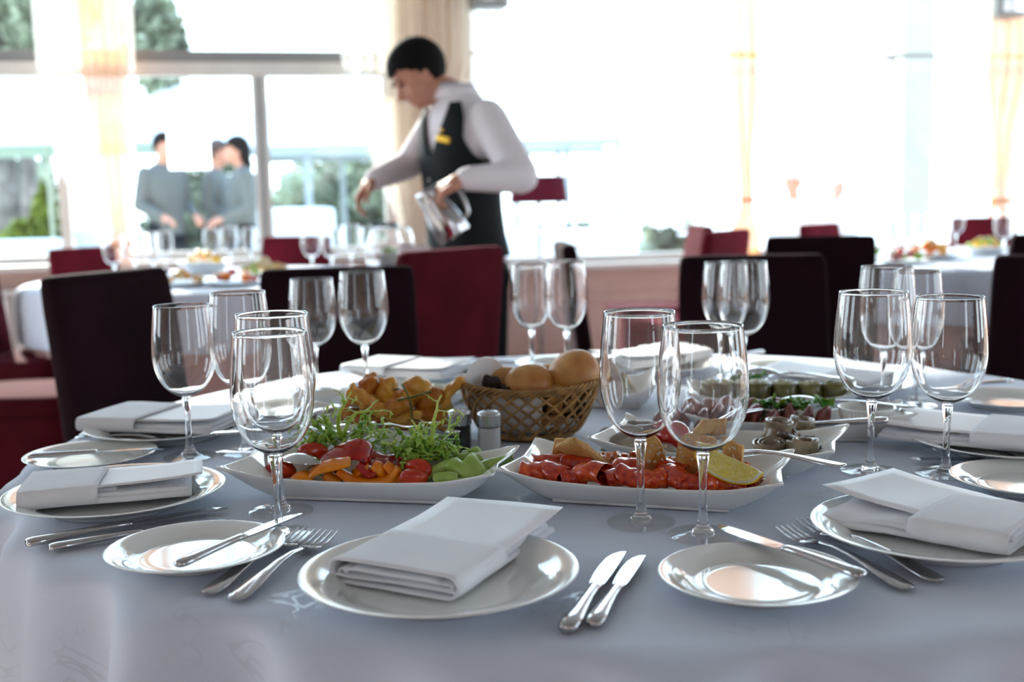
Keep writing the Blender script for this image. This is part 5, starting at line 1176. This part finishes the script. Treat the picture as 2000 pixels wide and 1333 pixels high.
for k, (x, y, z, s, r, lab) in enumerate([(-.056, -.030, .090, .024, .2, 'chunk of dark rye bread sticking up at the left'), (-.034, -.038, .080, .022, .5, 'dark rye chunk beside the middle roll'), (.078, -.028, .086, .020, .1, 'dark rye chunk in front of the largest roll'), (-.012, -.050, .074, .020, .8, 'dark rye chunk at the rim below the middle roll'), (.018, -.052, .072, .020, .3, 'dark rye chunk at the front rim, right of centre'), (.050, -.048, .070, .020, 1.0, 'dark rye chunk at the front rim, further right'), (.03, -.03, .05, .03, .4, 'dark rye slice behind the wicker'), (.065, -.02, .055, .028, .2, 'dark rye slice deep right behind the wicker')]):
    bm_ = rbox(s, s * .9, s * 1.1, .003, 2, 3); o = obj('rye_bread', jitter(bm_, .003, 120, k), M['rye'], None); o.location = bc + Vector((x, y, z - .009)); o.rotation_euler = (.2, .15, r); tag(o, lab, 'rye bread', 'dark rye bread in the basket')

# ================================================================ BACKGROUND TABLES
def bgtable(cx, cy_, R, lab1, lab2, lab3):
    t = thing('round_table', lab1, 'table', (cx, cy_, 0)); obj('tabletop', tr(lathe([(0, 0), (R - .02, 0), (R - .02, .02), (0, .02)], 48), 0, 0, .734), M['trim'], t); obj('pedestal', lathe([(0, 0), (.3, 0), (.3, .03), (.06, .08), (.05, .6), (.12, .73), (0, .73)], 24), M['greyframe'], t)
    c = obj('tablecloth', grid(cloth_fn(cx, R, .7598, .52, (22, 13), .03), 200, 40, True), M['cloth']); c.location = (cx, cy_, 0); tag(c, lab2, 'tablecloth')
    c = obj('table_skirt', grid(cloth_fn(cx + 1, R - .035, .755, .02, (40, 26), .03), 240, 40, True), M['skirt']); c.location = (cx, cy_, 0); tag(c, lab3, 'table skirt')
LT = (atY(435, 540, 5.4).x, 5.4, .88); RT = (atY(1880, 520, 5.75).x, 5.75, .90)
bgtable(*LT, 'round table at the left in the background', 'white cloth over the left background table', 'blush skirt hanging around the left background table')
bgtable(*RT, 'round table at the right in the background', 'white cloth over the right background table', 'blush skirt hanging around the right background table')
def bgglass(spots, side):
    pr = None
    for x, Y, H, R, lab in spots:
        p_ = atY(x, 500, Y); loc = Vector((p_.x, Y, TZ)); wine_glass(loc, H, R, lab, 'wine glasses on the ' + side + ' background table', 28)
bgglass([(222, 5.0, .225, .045, 'blurred glass at the left end of the left background table'), (262, 5.3, .22, .043, 'blurred glass second from left, left background table'), (298, 5.2, .225, .045, 'blurred glass third from left, left background table'), (322, 5.5, .22, .043, 'blurred glass fourth from left, left background table'),
   (415, 5.9, .22, .043, 'blurred glass beyond the food, left background table'), (450, 5.95, .225, .045, 'blurred glass beyond the food, nearer the door post'), (490, 5.9, .22, .042, 'blurred glass before the door post'), (609, 5.25, .226, .046, 'blurred glass with white base before the red chair, left one'), (648, 5.2, .22, .044, 'blurred glass before the red chair, right one'), (686, 5.45, .235, .048, 'tall blurred glass under the waiter\'s far hand'), (722, 5.5, .22, .043, 'blurred glass beside the clear pitcher')], 'left')
bgglass([(1740, 5.3, .225, .045, 'blurred glass at the left end of the right background table'), (1770, 5.6, .22, .043, 'blurred glass second from left, right background table'), (1800, 5.8, .22, .043, 'blurred glass third from left, right background table'), (1866, 6.2, .23, .046, 'tall blurred glass left of the red chair beyond'), (1960, 5.4, .24, .048, 'large blurred glass right of the red chair beyond'), (1985, 5.7, .225, .045, 'blurred glass at the right picture edge')], 'right')
M['fruit1'] = food('golden_fruit', (230, 160, 40)); M['fruit2'] = food('pale_rolls', (222, 190, 130))
def bgdish(px, Y, R, lab, items, seed, tall=.02):
    c = atY(px, 500, Y); t = thing('serving_dish', lab, 'dish', (c.x, Y, TZ), 0); obj('dish', plate_geo(R, tall), M['porcelain'], t); rd = random.Random(seed)
    for k in range(items[0]):
        mt = items[1][k % len(items[1])]; a = rd.uniform(0, 6.28); q = R * .62 * rd.random() ** .5; r = rd.uniform(.014, .024)
        obj('morsel', jitter(ico((q * math.cos(a), q * math.sin(a), tall + r * .4 + (R * .62 - q) * .5), r, 2, (1.1, 1, .8)), .004, 60, k), M[mt], t)
bgdish(355, 4.9, .12, 'dish of golden morsels at the front of the left background table', (12, ['fruit1', 'fruit2']), 1); bgdish(455, 4.9, .14, 'dish of red and green vegetables on the left background table', (20, ['cherry', 'frisee', 'orapep', 'redpep', 'fruit2']), 2)
bgdish(515, 5.3, .16, 'heaped dish of pale rolls on the left background table', (26, ['fruit2', 'toastpale', 'frisee2', 'fruit2']), 3, .03); bgdish(400, 5.75, .14, 'dish with yellow fruit at the back of the left background table', (16, ['fruit1', 'fruit2', 'lemonrind']), 4, .06)
bgdish(1762, 5.35, .13, 'dish with pink and green food on the right background table', (16, ['meat', 'frisee', 'tomato']), 5); bgdish(1818, 5.6, .16, 'heaped dish of golden fruit on the right background table', (26, ['fruit1', 'orapep', 'fruit2']), 6, .03); bgdish(1925, 5.9, .14, 'dish of yellow-green food right of the golden fruit', (18, ['lemonrind', 'frisee2', 'fruit1']), 7, .04); bgdish(1700, 5.6, .09, 'small green dish at the left end of the right background table', (8, ['frisee', 'seed']), 8)
# things beside the waiter on the left table
c = atY(752, 500, 5.15); t = thing('glass_pitcher', 'clear glass pitcher below the waiter\'s far sleeve', 'pitcher', (c.x, 5.15, TZ))
obj('pitcher_body', lathe([(0, 0), (.07, 0), (.075, .01), (.085, .08), (.078, .16), (.062, .21), (.066, .245), (.063, .245), (.059, .21), (.075, .158), (.081, .08), (.07, .012), (0, .008)], 40), M['glass'], t); obj('pitcher_handle', tube(smoothpath([(.06, 0, .22), (.11, 0, .21), (.12, 0, .13), (.08, 0, .06)]), .007), M['glass'], t)
c = atY(765, 510, 5.3); t = thing('planter', 'small grey square pot with green sprigs left of the wine red chair', 'pot', (c.x, 5.3, TZ)); obj('pot', tr(rbox(.11, .11, .10, .006), 0, 0, .05), M['greyframe'], t)
obj('sprigs', stuffleaf(.045) if False else leaves(90, (0, 0, .11), (.045, .045, .02), .012, 9), M['frisee'], t, False)
